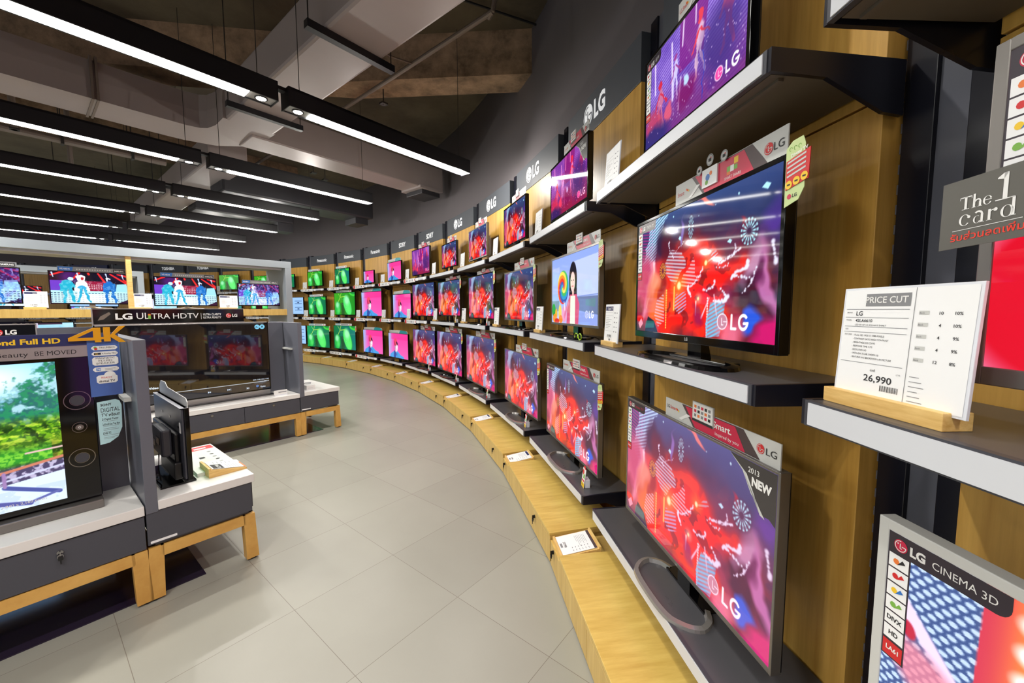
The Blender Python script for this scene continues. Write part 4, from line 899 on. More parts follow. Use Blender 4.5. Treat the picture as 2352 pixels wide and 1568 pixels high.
for row, d in TVS.items():
    z = ROWZ[row]
    for n, (c, w, gap, h) in d.items():
        k = KIND[row][n]; kw = {}
        if k is stage and n != 0: kw = {'pink': 1}
        if k is pods: kw = {'v': {('top', 8): 0, ('top', 9): 1, ('middle', 8): 1, ('middle', 9): 2, ('bottom', 8): 0, ('bottom', 9): 2}[row, n]}
        if k is concert: kw = {'wash': .2 if (row, n) == ('bottom', 0) else (.1 if row == 'bottom' else 0)}
        silver = row == 'bottom' and n <= 3 or (row, n) in (('middle', 1), ('middle', 2), ('top', 3))
        fr = 'frame_silver' if silver else 'gloss_black'
        res = (420, 236) if n == 0 and row != 'top' else ((300, 170) if n <= 1 else (150, 84))
        st = 'loop' if row == 'bottom' and n <= 5 else ('curve' if row == 'middle' and n <= 4 else 'slab')
        colr = 'silver-edged' if silver else 'black'
        pic = PICN[k] if not kw.get('pink') else 'a crimson stage show'
        corner = {('bottom', 0): ('Smart TV', 'LA66', 'lg_red'), ('bottom', 1): ('CINEMA 3D', 'LA62', 'white'), ('top', 0): ('LED TV', 'LN54', 'white'), ('middle', 0): ('CINEMA 3D', 'LA66', 'white')}.get((row, n))
        T = make_tv(in_bay(n, c, .12, z), bay(n)[1], w, h, gap, k, f'{colr} television showing {pic}, {row} shelf {SIGN[n]}', fr, st, .016 if row != 'bottom' else .01, .03 if (row == 'middle' and n == 0) else .018, res, logo='LG' if n <= 2 else None, corner=corner, badge=(row, n) in (('bottom', 0), ('top', 1)), **kw)
        yaw = bay(n)[1]; top = z + gap + h
        if n <= 5:
            wt = w * (.62 if row != 'top' else .6)
            if row == 'middle' and n == 5 or row == 'bottom' and n >= 9: pass
            else: lg_topper(in_bay(n, c + w / 2 - wt / 2 - .015, .125, top), yaw, wt, f'red and white LG card on the television, {row} shelf {SIGN[n]}', 1 if (row, n) in (('bottom', 0), ('bottom', 1), ('middle', 1)) else (2 if (row, n) == ('middle', 0) else 0), .085 if row == 'middle' and n == 0 else (.05 if row == 'middle' and n >= 3 else .078))
        elif n <= 7 and (row, n) != ('top', 7): sony_topper(in_bay(n, c, .125, top), yaw, w * .92, f'white and teal SONY card on the television, {row} shelf {SIGN[n]}')
        elif n >= 8: strip_topper(in_bay(n, c - .05, .125, top), yaw, w * .75, f'pale printed strip on the television, {row} shelf {SIGN[n]}', 'panasonic')
        if n <= 4 and row != 'top' and (row, n) != ('bottom', 0) or (row, n) in (('bottom', 8), ('bottom', 9)):
            side_tag(in_bay(n, c + w / 2 + .004, .105, top - (.17 if n else .15)), yaw, f'green and red LG tag beside the television, {row} shelf {SIGN[n]}' if n < 5 else f'pale tag beside the television, {row} shelf {SIGN[n]}')
        if row == 'bottom' and 1 <= n <= 5: leaflet_stand(in_bay(n, .49, .055, z), yaw - .15, f'red and yellow leaflet in a holder on the bottom shelf {SIGN[n]}', n in (1, 2))
        if row == 'middle' and n in (3, 4): leaflet_stand(in_bay(n, .5, .055, z), yaw - .15, f'leaflet in a holder on the middle shelf {SIGN[n]}', n == 4)
        if row != 'bottom':
            cx = -.545 if row == 'middle' else -.575
            if (row, n) == ('middle', 5): cx = -.55
            price_stand(in_bay(n, cx if n < 6 else -.5, .045, z), yaw, f'white price card on a wood block, {row} shelf {SIGN[n]}', '%d,990' % RK.choice((7, 10, 12, 15, 18, 19)) if n else ('10,990' if row == 'top' else '19,990'), w=.2 if n < 6 else .22, h=.215 if n < 6 else .2, head='Digital TV' if row == 'middle' and n < 5 else None)
# nearest bay (right edge of the picture) and the bays beside and behind the camera, seen in reflections
make_tv(in_bay(-1, .12, .11, Z_MID), bay(-1)[1], 1.05, .545, .08, bigred, 'silver-edged television showing a red and pink close-up, middle shelf in the nearest wall bay', 'frame_silver', 'curve', .02, .03, (300, 170), corner=('CINEMA 3D', 'LA66', 'white'))
make_tv(in_bay(-1, -.01, .12, Z_BOT), bay(-1)[1], 1.07, .65, .11, ledwall, 'silver-framed television showing a glowing light wall, bottom shelf in the nearest wall bay', 'pale_grey', 'loop', .022, .026, (460, 260), corner=('CINEMA 3D', 'LA61', 'white'))
make_tv(in_bay(-1, .1, .12, Z_TOP), bay(-1)[1], .9, .52, .085, concert, 'black television on the top shelf in the nearest wall bay', 'gloss_black', 'slab', .016, .02, (150, 84))
for n in (-2, -3, -4):
    for row in ROWZ:
        make_tv(in_bay(n, .1, .12, ROWZ[row]), bay(n)[1], 1.0, .58, .09, concert, f'black television showing a red concert, {row} shelf {SIGN[n]}', 'gloss_black', 'slab', .016, .02, (150, 84))
# 26,990 price card and "The 1 card" wobbler
price_stand(in_bay(-1, -.487, .04, Z_MID), bay(-1)[1], 'large 26,990 price card on a pine block, middle shelf at the right', '26,990', True, .25, .225, 'PRICE CUT')
def one_card():
    P = in_bay(-1, -.355, .05, 1.665); t = thing('membership_card_sign', 'dark square The 1 card sign beside the television at the right edge', 'sign', P, bay(-1)[1])
    W, H = .125, .108
    sh = .006
    MB().prism([(-W / 2, 0), (W / 2, sh), (W / 2, H + sh), (-W / 2, H)], 0, .002, 'lg_sign').obj('card', t)
    q = MB(); m = 'white'; y = -.0006
    def serif_l(x, z, h, st, k):  # plain vertical stem with hairline serifs
        q.pr(x, z, x + st, z + h, m, y); q.pr(x - st * .5, z, x + st * 1.5, z + st * .22, m, y)
    def bowl(x, z, r, a0=0, a1=360, sq=.86):
        n_ = 22; vs = []
        for i in range(n_ + 1):
            a = math.radians(a0 + (a1 - a0) * i / n_); th = r * (.10 + .26 * abs(math.cos(a)))
            vs += [(x + r * sq * math.cos(a), y, z + r * math.sin(a)), (x + (r * sq - th) * math.cos(a), y, z + (r - th * .5) * math.sin(a))]
        q.add(vs, [(2 * i, 2 * i + 1, 2 * i + 3, 2 * i + 2) for i in range(n_)], m)
    # The
    z1 = .062; x = -.036
    q.pr(x, z1 + .0185, x + .016, z1 + .020, m, y); q.pr(x + .0062, z1, x + .0096, z1 + .02, m, y); q.pr(x + .003, z1, x + .013, z1 + .0009, m, y); q.pr(x, z1 + .0155, x + .0008, z1 + .02, m, y); q.pr(x + .0152, z1 + .0155, x + .016, z1 + .02, m, y)
    x += .0175; serif_l(x, z1, .021, .003, 0); q.ring(x + .0062, z1 + .0085, .0022, .0042, m, y, 0, 180); serif_l(x + .0078, z1, .0085, .003, 0)
    x += .0185; bowl(x, z1 + .0064, .0066, 20, 330); q.pr(x - .004, z1 + .0066, x + .0052, z1 + .0076, m, y)
    # 1
    q.pr(.018, z1 + .002, .0235, z1 + .040, m, y); q.pp([(.018, z1 + .040), (.0235, z1 + .040), (.018, z1 + .031), (.0105, z1 + .033), (.0105, z1 + .0345)], m, y); q.pr(.0095, z1 + .001, .032, z1 + .0025, m, y)
    # card
    z2 = .037; x = -.036
    bowl(x + .008, z2 + .0085, .0088, 45, 320); q.disc(x + .0135, z2 + .0125, .0022, m, y, 10)
    x += .0205; bowl(x + .004, z2 + .0055, .0058, 60, 330); serif_l(x + .0085, z2, .013, .0032, 0); q.ring(x + .0052, z2 + .0125, .0035, .0062, m, y, 0, 140)
    x += .0165; serif_l(x + .001, z2, .0165, .0034, 0); q.disc(x + .0098, z2 + .0145, .0026, m, y, 10); q.ring(x + .0075, z2 + .0115, .003, .0042, m, y, 60, 180)
    x += .0235; bowl(x, z2 + .008, .0088); serif_l(x + .0052, z2, .027, .0036, 0); q.pr(x + .002, z2 + .026, x + .0088, z2 + .027, m, y)
    q.pr(-.044, .0305, .043, .0313, m, y); q.text('รับส่วนลดเพิ่ม', 0, .0145, .0105, 'red_glow', y, 'c', bold=.012, w=.092)
    for i, v in enumerate(q.v): q.v[i] = (v[0], v[1], v[2] + v[0] * .05)
    o = q.obj('lettering', t); o['label'] = 'white The 1 card lettering over a red Thai line'
    MB().box(W / 2 - .02, .002, .05, W / 2 + .03, .06, .06, 'acrylic').obj('clear_tab', t)
solid('lg_sign', (92, 90, 84), .25); solid('red_glow', (226, 54, 34), .4)
one_card()
# shutter glasses on the shelf by the lollipop television
g = thing('shutter_glasses', 'lime green and black glasses on the shelf under the lollipop television', 'glasses', in_bay(1, .40, .05, Z_MID), bay(1)[1])
q = MB()
for s in (-1, 1): q.tube([(s * .032 + .026 * math.cos(a), .0, .024 + .021 * math.sin(a)) for a in [i * .449 for i in range(15)]], .0035, 'lime', 6)
q.tube([(-.008, 0, .03), (0, -.002, .033), (.008, 0, .03)], .003, 'lime', 6); q.obj('rims', g)
q = MB()
for s in (-1, 1): q.tube([(s * .058, 0, .03), (s * .064, .03, .028), (s * .06, .1, .02), (s * .055, .13, .005)], .0032, 'black', 6)
q.obj('temple_arms', g)

# ------------------------------------------------------------------ display islands (local x = u, local y = v)
def leg_frame(t, x0, x1, y0, y1):
    zt, za = .298, .238
    f = MB().box(x0 + .05, y0, za, x1 - .05, y0 + .03, zt, 'leg_wood').box(x0 + .05, y1 - .03, za, x1 - .05, y1, zt, 'leg_wood').box(x0, y0 + .03, za, x0 + .03, y1 - .03, zt, 'leg_wood').box(x1 - .03, y0 + .03, za, x1, y1 - .03, zt, 'leg_wood')
    f.obj('frame_rails', t)
    for sx in (0, 1):
        for sy in (0, 1):
            a = x0 if sx == 0 else x1; dx = 1 if sx == 0 else -1
            b = y0 if sy == 0 else y1 - .055
            sp = -.012 * dx
            q = MB().prism([(a, zt), (a + dx * .062, zt), (a + dx * .062 + sp * .6, .012), (a + sp, .012)], b, b + .055, 'leg_wood')
            l = q.obj('leg', t)
            MB().cyl((a + dx * .026 + sp, b + .027, 0), (a + dx * .026 + sp, b + .027, .012), .018, 'black', 14).obj('foot_pad', l)
def main_unit(u0, u1, v0, label, locks, back=True, key=None):
    W, D = u1 - u0, .9
    t = thing('display_plinth', label, 'display plinth', UV(u0, v0), ANG)
    leg_frame(t, 0, W, 0, D)
    MB().box(.004, .03, .298, W - .004, D, .487, 'charcoal').obj('body', t)
    nd = round(W / .6)
    for k in range(nd):
        a, b = W - (k + 1) * W / nd + .002, W - k * W / nd - .002
        d = MB().box(a, .004, .303, b, .028, .482, 'body_grey', .0015).obj('drawer', t)
        if k in locks:
            cxk = (a + b) / 2
            if key == k: lock_and_key(d, cxk, .004, .435, True)
            else: MB().cyl((cxk, .004, .45), (cxk, -.002, .45), .013, 'steel').obj('lock', d)
    MB().box(0, -.004, .489, W, D, .54, 'slab_white', .003).obj('top_slab', t)
    if back: MB().box(0, .42, .54, W, .45, 1.42, 'panel_grey', .002).obj('back_panel', t)
    return t
def end_unit(u0, v0, label):
    W, D = .50, .9
    t = thing('end_plinth', label, 'display plinth', UV(u0, v0), ANG)
    leg_frame(t, 0, W, 0, D)
    MB().box(.03, .012, .305, W - .03, D - .01, .49, 'charcoal').box(0, .0, .318, W - .012, .02, .497, 'body_grey', .001).box(W - .01, .03, .33, W + .002, D, .497, 'body_grey', .001).obj('body', t)
    q = MB().pr(.01, .325, .12, .338, 'paper', -.001).obj('label_tape', t); q['label'] = 'thin white label tape'
    MB().box(.05, -.006, .50, W + .006, D, .55, 'slab_white', .003).obj('top_slab', t)
    MB().box(0, -.004, .492, .05, D, 1.42, 'panel_grey', .002).obj('divider_panel', t)
    MB().box(-.03, .16, 1.08, -.001, .40, 1.10, 'pale_grey').obj('cable_bracket', t)
    return t
V_N, V_F = 2.777, 5.09
main_unit(-1.45, .347, V_N, 'near display plinth with a white top and keyed grey drawer, carrying the park television', (0, 1, 2), key=0)
end_unit(.352, V_N, 'near end plinth on oak legs, carrying the television seen from behind')
main_unit(-1.482, 2.118, V_F, 'far display plinth with two grey drawers, carrying the dark LG ULTRA HDTV', (0, 1, 2))
end_unit(2.123, V_F, 'far end plinth on oak legs with a small white box on its top')
tag(MB().box(-1.6, 0, 0, .60 , .82, .006, 'mat_black').obj('floor_mat', loc=UV(0, V_N + .06), rz=ANG), 'dark glossy mat on the floor below the near display plinths', 'mat')
tag(MB().box(-1.4, 0, 0, 2.42, .82, .006, 'mat_black').obj('floor_mat', loc=UV(0, V_F + .06), rz=ANG), 'dark glossy mat on the floor below the far display plinths', 'mat')

# the park television with its side speakers
def sony_tv():
    w, z0, z1, x1 = 1.43, .595 - .54, 1.338 - .54, .218
    t = thing('speaker_television', 'wide television with round side speakers showing a leafy park', 'television', UV(x1 - w / 2, 2.985, .54), ANG)
    MB().box(-w / 2, -.004, z0, w / 2, .045, z1, 'gloss_black', .004).obj('bezel', t)
    MB().box(-w * .4, .045, z0 + .02, w * .4, .09, z1 - .1, 'black', .01).obj('back_cover', t)
    sc = inst('screen', screen_mesh(forest, 520, 292), t, (0, -.0055, z0 + .028)); sc.scale = (w - .25, 1, z1 - z0 - .045)
    for s in (-1, 1):
        for zz, r in ((.50, .048), (.36, .027), (.20, .048)):
            q = MB(); X, Z = s * (w / 2 - .062), z0 + zz + .02
            q.cyl((X, -.004, Z), (X, -.009, Z), r, 'gloss_black', 36); q.ring(X, Z, r * .93, r, 'steel', -.0095, seg=40); q.ring(X, Z, r * .52, r * .56, 'steel', -.0098, seg=36); q.disc(X, Z, r * .5, 'frame_silver', -.0096, 30) if r < .04 else q.disc(X, Z, r * .5, 'charcoal', -.0096, 30)
            if r < .04: q.ring(X, Z, r * .12, r * .2, 'white', -.01)
            q.obj('speaker', t)
    MB().box(-w / 2 + .02, -.05, 0, w / 2 - .0, .08, z0 - .01, 'frame_silver', .006).obj('stand_base', t)
    MB().box(-.1, .0, z0 - .015, .1, .04, z0 + .05, 'black').obj('stand_neck', t)
    q = MB().text('3,840 x 2,160 pixels', w / 2 - .33, z0 + .05, .012, 'white', -.0075, bold=.01, w=.14).obj('resolution_print', t); q['label'] = 'small white resolution lettering'
    # header boards
    h = thing('header_board', 'blue and silver Beyond Full HD board with golden 4K above the park television', 'sign', UV(x1 - w / 2, 2.97, 1.338), ANG)
    MB().box(-w / 2 - .02, 0, .0, w / 2 + .0, .012, .058, 'silver').obj('silver_board', h)
    MB().box(-w / 2 - .02, -.002, .058, w / 2 + .10, .010, .118, 'navy').box(w / 2 - .012, -.004, -.215, w / 2 + .105, .008, .118, 'sony_blue').obj('blue_board', h)
    q = MB(); y = -.0028
    q.text('Beauty', w / 2 - .30, .016, .022, 'ink', y + .002, w=.095); q.text('BE MOVED', w / 2 - .185, .016, .022, 'ink', y + .002, bold=.0, w=.135); q.text('The', w / 2 - .36, .016, .022, 'ink', y + .002, w=.05)
    q.text('Beyond Full HD', w / 2 - .36, .074, .024, 'yellow', y, bold=.035, w=.26)
    q.obj('lettering', h)
    q = MB(); y = -.006; X = w / 2 - .075
    q.prism([(X, .080), (X + .092, .080), (X + .092, .070), (X + .115, .070), (X + .115, .145), (X + .088, .145), (X, .096)], y - .01, y, 'gold4k')
    q.prism([(X + .115, .084), (X + .125, .084), (X + .125, .096), (X + .115, .096)], y - .01, y, 'gold4k'); q.pp([(X + .03, .0955), (X + .087, .0955), (X + .087, .130)], 'navy', y - .0105)
    X += .125
    q.prism([(X, .072), (X + .025, .072), (X + .025, .147), (X, .147)], y - .01, y, 'gold4k'); q.prism([(X + .025, .105), (X + .058, .150), (X + .085, .152), (X + .042, .108), (X + .082, .066), (X + .055, .066), (X + .022, .097)], y - .01, y, 'gold4k')
    o = q.obj('golden_4k', h); o['label'] = 'golden 4K numerals'
    q = MB(); X = w / 2 - .0; y = -.0046
    def pill(z0_, z1_, a=X + .002, b=X + .098): q.prism([(a + .008, z0_), (b - .008, z0_), (b, z0_ + .008), (b, z1_ - .008), (b - .008, z1_), (a + .008, z1_), (a, z1_ - .008), (a, z0_ + .008)], -.006, -.0041, 'white')
    y = -.0066
    pill(.028, .05); q.disc(X + .016, .041, .006, 'green', y, 12); q.disc(X + .018, .035, .006, 'red', y - .0002, 12); q.text('TRILUMINOS', X + .03, .036, .009, 'ink', y, w=.058)
    pill(-.002, .02); q.pr(X + .01, .004, X + .035, .014, 'ink', y); q.text('4K', X + .014, .005, .007, 'yellow', y - .0002); q.text('X-Reality PRO', X + .038, .005, .008, 'ink', y, w=.055)
    pill(-.052, -.008); 
    for k, s_ in enumerate(('MAGNETIC', 'FLUID', 'SPEAKER')): q.text(s_, X + .05, -.019 - k * .0135, .009, 'ink', y, 'c', w=(.07, .05, .07)[k])
    pill(-.085, -.062); q.pr(X + .014, -.081, X + .03, -.066, 'blue', y); q.text('N', X + .018, -.078, .010, 'white', y - .0002, bold=.03); q.pr(X + .045, -.072, X + .085, -.07, 'ink_grey', y); q.pr(X + .045, -.079, X + .075, -.077, 'ink_grey', y)
    pill(-.148, -.105, X + .012, X + .09); q.disc(X + .062, -.108, .022, 'white', -.0061, 20); q.text('digital TV', X + .05, -.142, .011, 'ink', y, 'c', w=.06, bold=.02); q.text('READY', X + .03, -.122, .009, 'red', y)
    o = q.obj('feature_badges', h); o['label'] = 'white feature badges'
    # pale blue tag on the right
    g = thing('info_tag', 'pale blue DIGITAL TV card right of the park television', 'tag', UV(x1 + .006, 2.98, .862), ANG)
    pts = [(0, 0), (.035, .004), (.07, .03), (.088, .08), (.092, .2), (.085, .225), (.07, .235), (0, .228)]
    MB().prism(pts, 0, .002, 'pale_blue').obj('card', g)
    q = MB(); y = -.0006
    q.text('SONY', .012, .205, .012, 'ink', y, bold=.03, w=.042); q.text('DIGITAL', .012, .172, .022, 'ink', y, w=.072); q.text('TV', .012, .148, .018, 'ink', y, w=.024); q.text('พร้อม!!', .04, .148, .014, 'ink', y, bold=.02, w=.042)
    for z, s_, w_ in ((.128, 'มี Digital Tuner', .062), (.100, 'ไม่ต้องใช้ Set Top Box', .066), (.052, 'DVB-T2', .03)): q.text(s_, .014, z, .010, 'ink', y, bold=.012, w=w_)
    for k, z in enumerate((.12, .094, .082, .074, .064, .045, .034, .028)): q.pr(.016, z, .016 + (.055, .06, .05, .058, .03, .06, .055, .04)[k], z + .0014, 'ink_grey', y)
    q.obj('print', g)
solid('sony_blue', (72, 104, 170), .25, var=.4)
sony_tv()
# dark ultra HD television on the far plinth
def uhd_tv(x0, x1, label, screen, h=.83):
    w = x1 - x0; zz = .54
    t = thing('television', label, 'television', UV((x0 + x1) / 2, V_F + .27, zz), ANG)
    z0 = .065; z1 = z0 + h
    MB().box(-w / 2, -.004, z0, -w / 2 + .012, .04, z1, 'gloss_black', .002).box(w / 2 - .012, -.004, z0, w / 2, .04, z1, 'gloss_black', .002).box(-w / 2 + .01, -.004, z1 - .01, w / 2 - .01, .04, z1, 'silver', .002).box(-w / 2 + .01, -.004, z0, w / 2 - .01, .04, z0 + .014, 'gloss_black').obj('bezel', t)
    MB().box(-w / 2 + .02, .02, z0 + .01, w / 2 - .02, .06, z1 - .02, 'black').obj('back_cover', t)
    s = inst('screen', screen_mesh(screen, 460, 260), t, (0, -.002, z0 + .014)); s.scale = (w - .022, 1, h - .022)
    MB().box(-w / 2 + .01, -.01, .012, w / 2 - .01, .03, z0, 'silver', .003).obj('sound_bar', t)
    MB().box(-w / 2 - .02, -.13, 0, w / 2 + .03, .08, .012, 'silver', .003).box(-w / 2, -.1, .012, w / 2, -.03, .02, 'gloss_black', .002).obj('stand_base', t)
    q = MB()
    if screen is uhd:
        q.text('Option', w * .42, z0 + h * .045, .018, 'screen_white', -.006, bold=.01, w=.055); q.text('3840 x 2160 | AAC / H.264', w * .485, z0 + h * .155, .013, 'screen_white', -.006, 'r', w=.17); q.text('00:03:52', w * .485, z0 + h * .125, .012, 'screen_white', -.006, 'r', w=.05); q.text('3D', w * .32, z0 + h * .045, .018, 'screen_white', -.006, bold=.01)
        q.text('Digital Video', -w * .32, z0 + h * .2, .022, 'screen_white', -.006, bold=.02)
        q.obj('screen_text', t)
    return t
solid('screen_white', (200, 214, 228), .5, emit=.8)
uhd_tv(.42, 1.895, 'huge dark television under the LG ULTRA HDTV board on the far plinth', uhd)
h = thing('header_board', 'black LG ULTRA HDTV board on top of the huge dark television', 'sign', UV(1.035, V_F + .27, 1.44 ), ANG)
MB().box(-.61, 0, 0, .61, .03, .15, 'gloss_black', .002).box(-.615, -.002, -.004, .615, .032, .004, 'silver').box(-.615, -.002, .146, .615, .032, .154, 'silver').box(-.617, -.002, 0, -.609, .032, .15, 'silver').obj('board', h)
q = MB(); y = -.003
q.text('LG', -.46, .05, .055, 'white', y, bold=.035, w=.12); q.text('UL', -.31, .05, .062, 'white', y, w=.095); q.pr(-.225, .05, -.205, .1, 'green', y - .0005); q.pr(-.225, .085, -.205, .1, 'orange', y - .0008); q.text('TRA', -.20, .05, .055, 'white', y, w=.145); q.text('HDTV', -.03, .05, .055, 'white', y, w=.215)
q.pr(.205, .04, .209, .105, 'pale_grey', y); q.text('ULTRA CLARITY', .225, .08, .022, 'white', y, bold=.015, w=.165); q.text('ULTRA REALITY', .225, .045, .022, 'white', y, bold=.015, w=.165)
q.lg_mark(.46, .075, .026, 'red', 'white', y); q.text('LG', .495, .06, .032, 'white', y, bold=.04, w=.05); q.pp([(-.58, .04), (-.54, .05), (-.49, .1), (-.5, .12), (-.56, .08)], 'pipe', y)
q.obj('lettering', h)
uhd_tv(-1.4, .085, 'large television mostly hidden behind the park television', equal, .73)
h = thing('header_board', 'black LG board with silver edge above the hidden large television', 'sign', UV(-.50, V_F + .27, 1.44), ANG) 
h.location = UV(-.50, V_F + .27, 1.339)
MB().box(-.6, 0, 0, .58, .03, .12, 'gloss_black', .002).box(-.605, -.002, -.004, .585, .032, .004, 'silver').box(-.605, -.002, .116, .585, .032, .124, 'silver').box(.577, -.002, 0, .585, .032, .12, 'silver').obj('board', h)
q = MB(); q.lg_mark(.375, .055, .028, 'red', 'white', -.003); q.text('LG', .415, .038, .036, 'white', -.003, bold=.04, w=.06); q.obj('lettering', h)
# small sign and box on the far plinths
s = thing('notice_stand', 'small white notice beside the huge dark television', 'sign', UV(1.93, V_F + .07, .54), ANG)
MB().box(-.06, .02, 0, .08, .04, .012, 'acrylic').box(-.07, .02, .01, .08, .023, .065, 'white').obj('card', s); MB().pr(.0 - .02, .035, .07, .045, 'ink_grey', .0185).obj('print', s)
b = thing('cardboard_box', 'small white box on the far end plinth', 'box', UV(2.30, V_F + .17, .55), ANG)
MB().box(-.05, -.06, 0, .06, .06, .055, 'white', .002).obj('box_body', b); MB().pr(-.03, .02, .03, .022, 'ink_grey', -.061).obj('print', b)
c = thing('cable', 'thin loose cable on the far end plinth', 'cable', UV(2.42, V_F + .45, .553), ANG)
MB().tube([(-.08, -.05, .003), (-.02, .02, .006), (.05, .05, .004), (.09, .12, .003), (.03, .16, .003), (-.03, .1, .004)], .004, 'ink_grey').obj('cord', c)

# television on the near end plinth, seen from behind (faces +u)
def back_tv():
    t = thing('television', 'black television seen from behind on the near end plinth', 'television', UV(.56, 3.13, .55), ANG + math.pi / 2)
    # local x = v direction, local y = -u direction (towards its back)
    w = .76; z0, z1 = .045, .47; x0 = -.30
    MB().box(x0, -.012, z0, x0 + w, .012, z1, 'gloss_black', .003).obj('bezel', t)
    s = inst('screen', screen_mesh(pods, 150, 84, v=1), t, (x0 + w / 2, -.0135, z0 + .02)); s.scale = (w - .03, 1, z1 - z0 - .035)
    bc = MB().box(x0 + .01, .012, z0 + .01, x0 + w - .01, .022, z1 - .01, 'back_grey', .003)
    bc.box(x0 + .08, .022, z0 + .06, x0 + w - .1, .05, z0 + .27, 'black', .012).box(x0 + .06, .022, z0 - .0, x0 + .42, .06, z0 + .10, 'black', .008)
    bc.obj('back_cover', t)
    MB().box(x0 + .12, .05, z0 + .13, x0 + .36, .10, z0 + .29, 'charcoal', .012).box(x0 + .16, .10, z0 + .20, x0 + .24, .103, z0 + .24, 'gloss_black').box(x0 + .27, .10, z0 + .17, x0 + .33, .102, z0 + .21, 'gloss_black').obj('connector_box', t)
    q = MB()
    for xx, zz in ((x0 + .1, z0 + .33), (x0 + .3, z0 + .33), (x0 + .1, z0 + .3), (x0 + .5, z0 + .33)): q.cyl((xx, .022, zz), (xx, .024, zz), .008, 'gloss_black', 12)
    q.box(x0 + .05, .022, z0 + .27, x0 + .075, .0235, z0 + .33, 'paper'); q.obj('screw_holes', t)
    MB().box(-.06, .0, .01, .10, .03, z0 + .1, 'black', .004).obj('stand_neck', t)
    MB().prism([(-.2, -.045), (.26, -.045), (.26, .12), (-.2, .12)], 0, .01, 'gloss_black', 'z').obj('stand_base', t)
    MB().tube([(-.1, .1, z0 + .14), (-.12, .11, z0 + .05), (-.1, .1, -.02 + z0), (-.02, .11, .016), (.06, .09, .014)], .004, 'black').obj('power_cord', t)
    h = thing('header_card', 'clear and white rounded card on the television seen from behind', 'display card', UV(.56, 3.13, 1.02), ANG + math.pi / 2)
    MB().prism([(x0, 0), (x0 + w * .92, 0), (x0 + w * .92, .05), (x0 + w * .86, .085), (x0 + w * .7, .088), (x0 + w * .62, .06), (x0 + .03, .05), (x0, .03)], -.008, -.004, 'pale_grey').box(x0, -.008, -.002, x0 + w * .94, .03, .0, 'acrylic').obj('card', h)
solid('back_grey', (62, 63, 72), .28)
back_tv()
# white carton and card holder on the near end plinth
t = thing('product_carton', 'flat white printed carton on the near end plinth', 'box', UV(.73, 3.28, .55), ANG)
MB().box(-.11, -.3, 0, .10, .3, .022, 'white', .002).obj('carton', t)
q = MB(); M = Matrix.Translation((0, 0, .0225)) @ Matrix.Rotation(-math.pi / 2, 4, 'X')
q.pr(-.03, -.1, .095, .29, 'slab_white', .0002); q.pr(-.03, .20, .10, .29, 'red', 0); q.pr(-.01, .22, .06, .25, 'white', -.0004)
for k in range(5): q.disc(.05, .12 - k * .07, .012, 'ink' if k % 2 else 'mid_grey', 0, 12)
q.pr(-.03, -.02, .0, .02, 'ink', 0)
o = q.obj('print', t, mtx=M); 
t = thing('card_holder', 'oak wedge card holder on the near end plinth', 'card holder', UV(.745, 2.90, .55), ANG)
MB().prism([(-.085, 0), (-.085, .058), (-.073, .058), (-.073, .048), (.115, .010), (.115, 0)], 0, .2, 'pine', 'y').obj('wedge', t)
q = MB().box(-.09, -.0015, 0, .09, 0, .18, 'paper'); q.pr(-.085, .115, .01, .172, 'ink', -.002); q.text('12,990', -.078, .13, .018, 'white', -.0024, bold=.02, w=.08)
for k in range(6): q.pr(-.08, .02 + k * .014, -.01 + .01 * (k % 3), .022 + k * .014, 'ink_grey', -.002); q.pr(.03, .03 + k * .022, .07, .033 + k * .022, 'ink_grey', -.002)
q.pr(-.09, .0, .03, .010, 'orange', -.002)
cs, sn = math.cos(.2), math.sin(.2)
M = Matrix(((0, -sn, -cs, .112), (1, 0, 0, .1), (0, -cs, sn, .0135), (0, 0, 0, 1)))
o = q.obj('price_card', t, mtx=M); o['label'] = 'white price card'

# ------------------------------------------------------------------ tall open shelving units behind the islands
def tall_unit(u0, u1, v0, label, posts, rails=True):
    D = .9; H = 2.475; t = thing('tall_display_unit', label, 'shelving unit', UV(0, v0), ANG)
    MB().box(u0, 0, H - .12, u1, D, H, 'unit_grey', .003).obj('top_beam', t)
    MB().box(u0, .12, H - .15, u1 - .12, .16, H - .12, 'edge_white').obj('light_rail', t)
    for a, b in ((u1 - .11, u1), (u0, u0 + .11)): MB().box(a, 0, 0, b, D, H - .12, 'unit_grey', .003).obj('side_panel', t)
    MB().box(u0 + .11, -.004, 1.485, u1 - .11, D, 1.595, 'front_wood', .002).obj('shelf', t)
    MB().box(u0 + .11, .1, 1.30, u1 - .4, D - .1, 1.325, 'unit_grey').obj('lower_rail', t)
    for p in posts: MB().box(p - .045, .02, 1.595, p, .09, H - .12, 'pine').box(p, .02, 1.595, p + .012, .2, H - .12, 'pine').obj('wooden_post', t)
    MB().box(u0 + .11, .0, .54, u1 - .11, .5, .60, 'front_wood').box(u0 + .11, .42, .06, u1 - .11, .46, .54, 'unit_grey').obj('lower_shelf', t)
    return t
solid('unit_grey', (140, 148, 154), .45, var=.04)
tall_unit(-1.9, 3.25, 7.93, 'tall grey open shelving unit holding the row of SAMSUNG televisions', (1.05, -.72))
tall_unit(-4.4, 1.85, 12.4, 'second tall grey shelving unit, behind the SAMSUNG televisions', (-.6,))
def sam(u0, u1, z0, z1, kind, label, lab2, kw={}, stand='cross', v=8.12, corner=None, frame='gloss_black'):
    w = u1 - u0; sz = 1.595
    make_tv(UV((u0 + u1) / 2, v, sz), ANG, w, z1 - z0, z0 - sz, kind, label, frame, stand, .012, .016, (280, 158), **kw)
    if lab2: strip_topper(UV((u0 + u1) / 2 + w * .04, v, z1), ANG, w * .86, lab2)
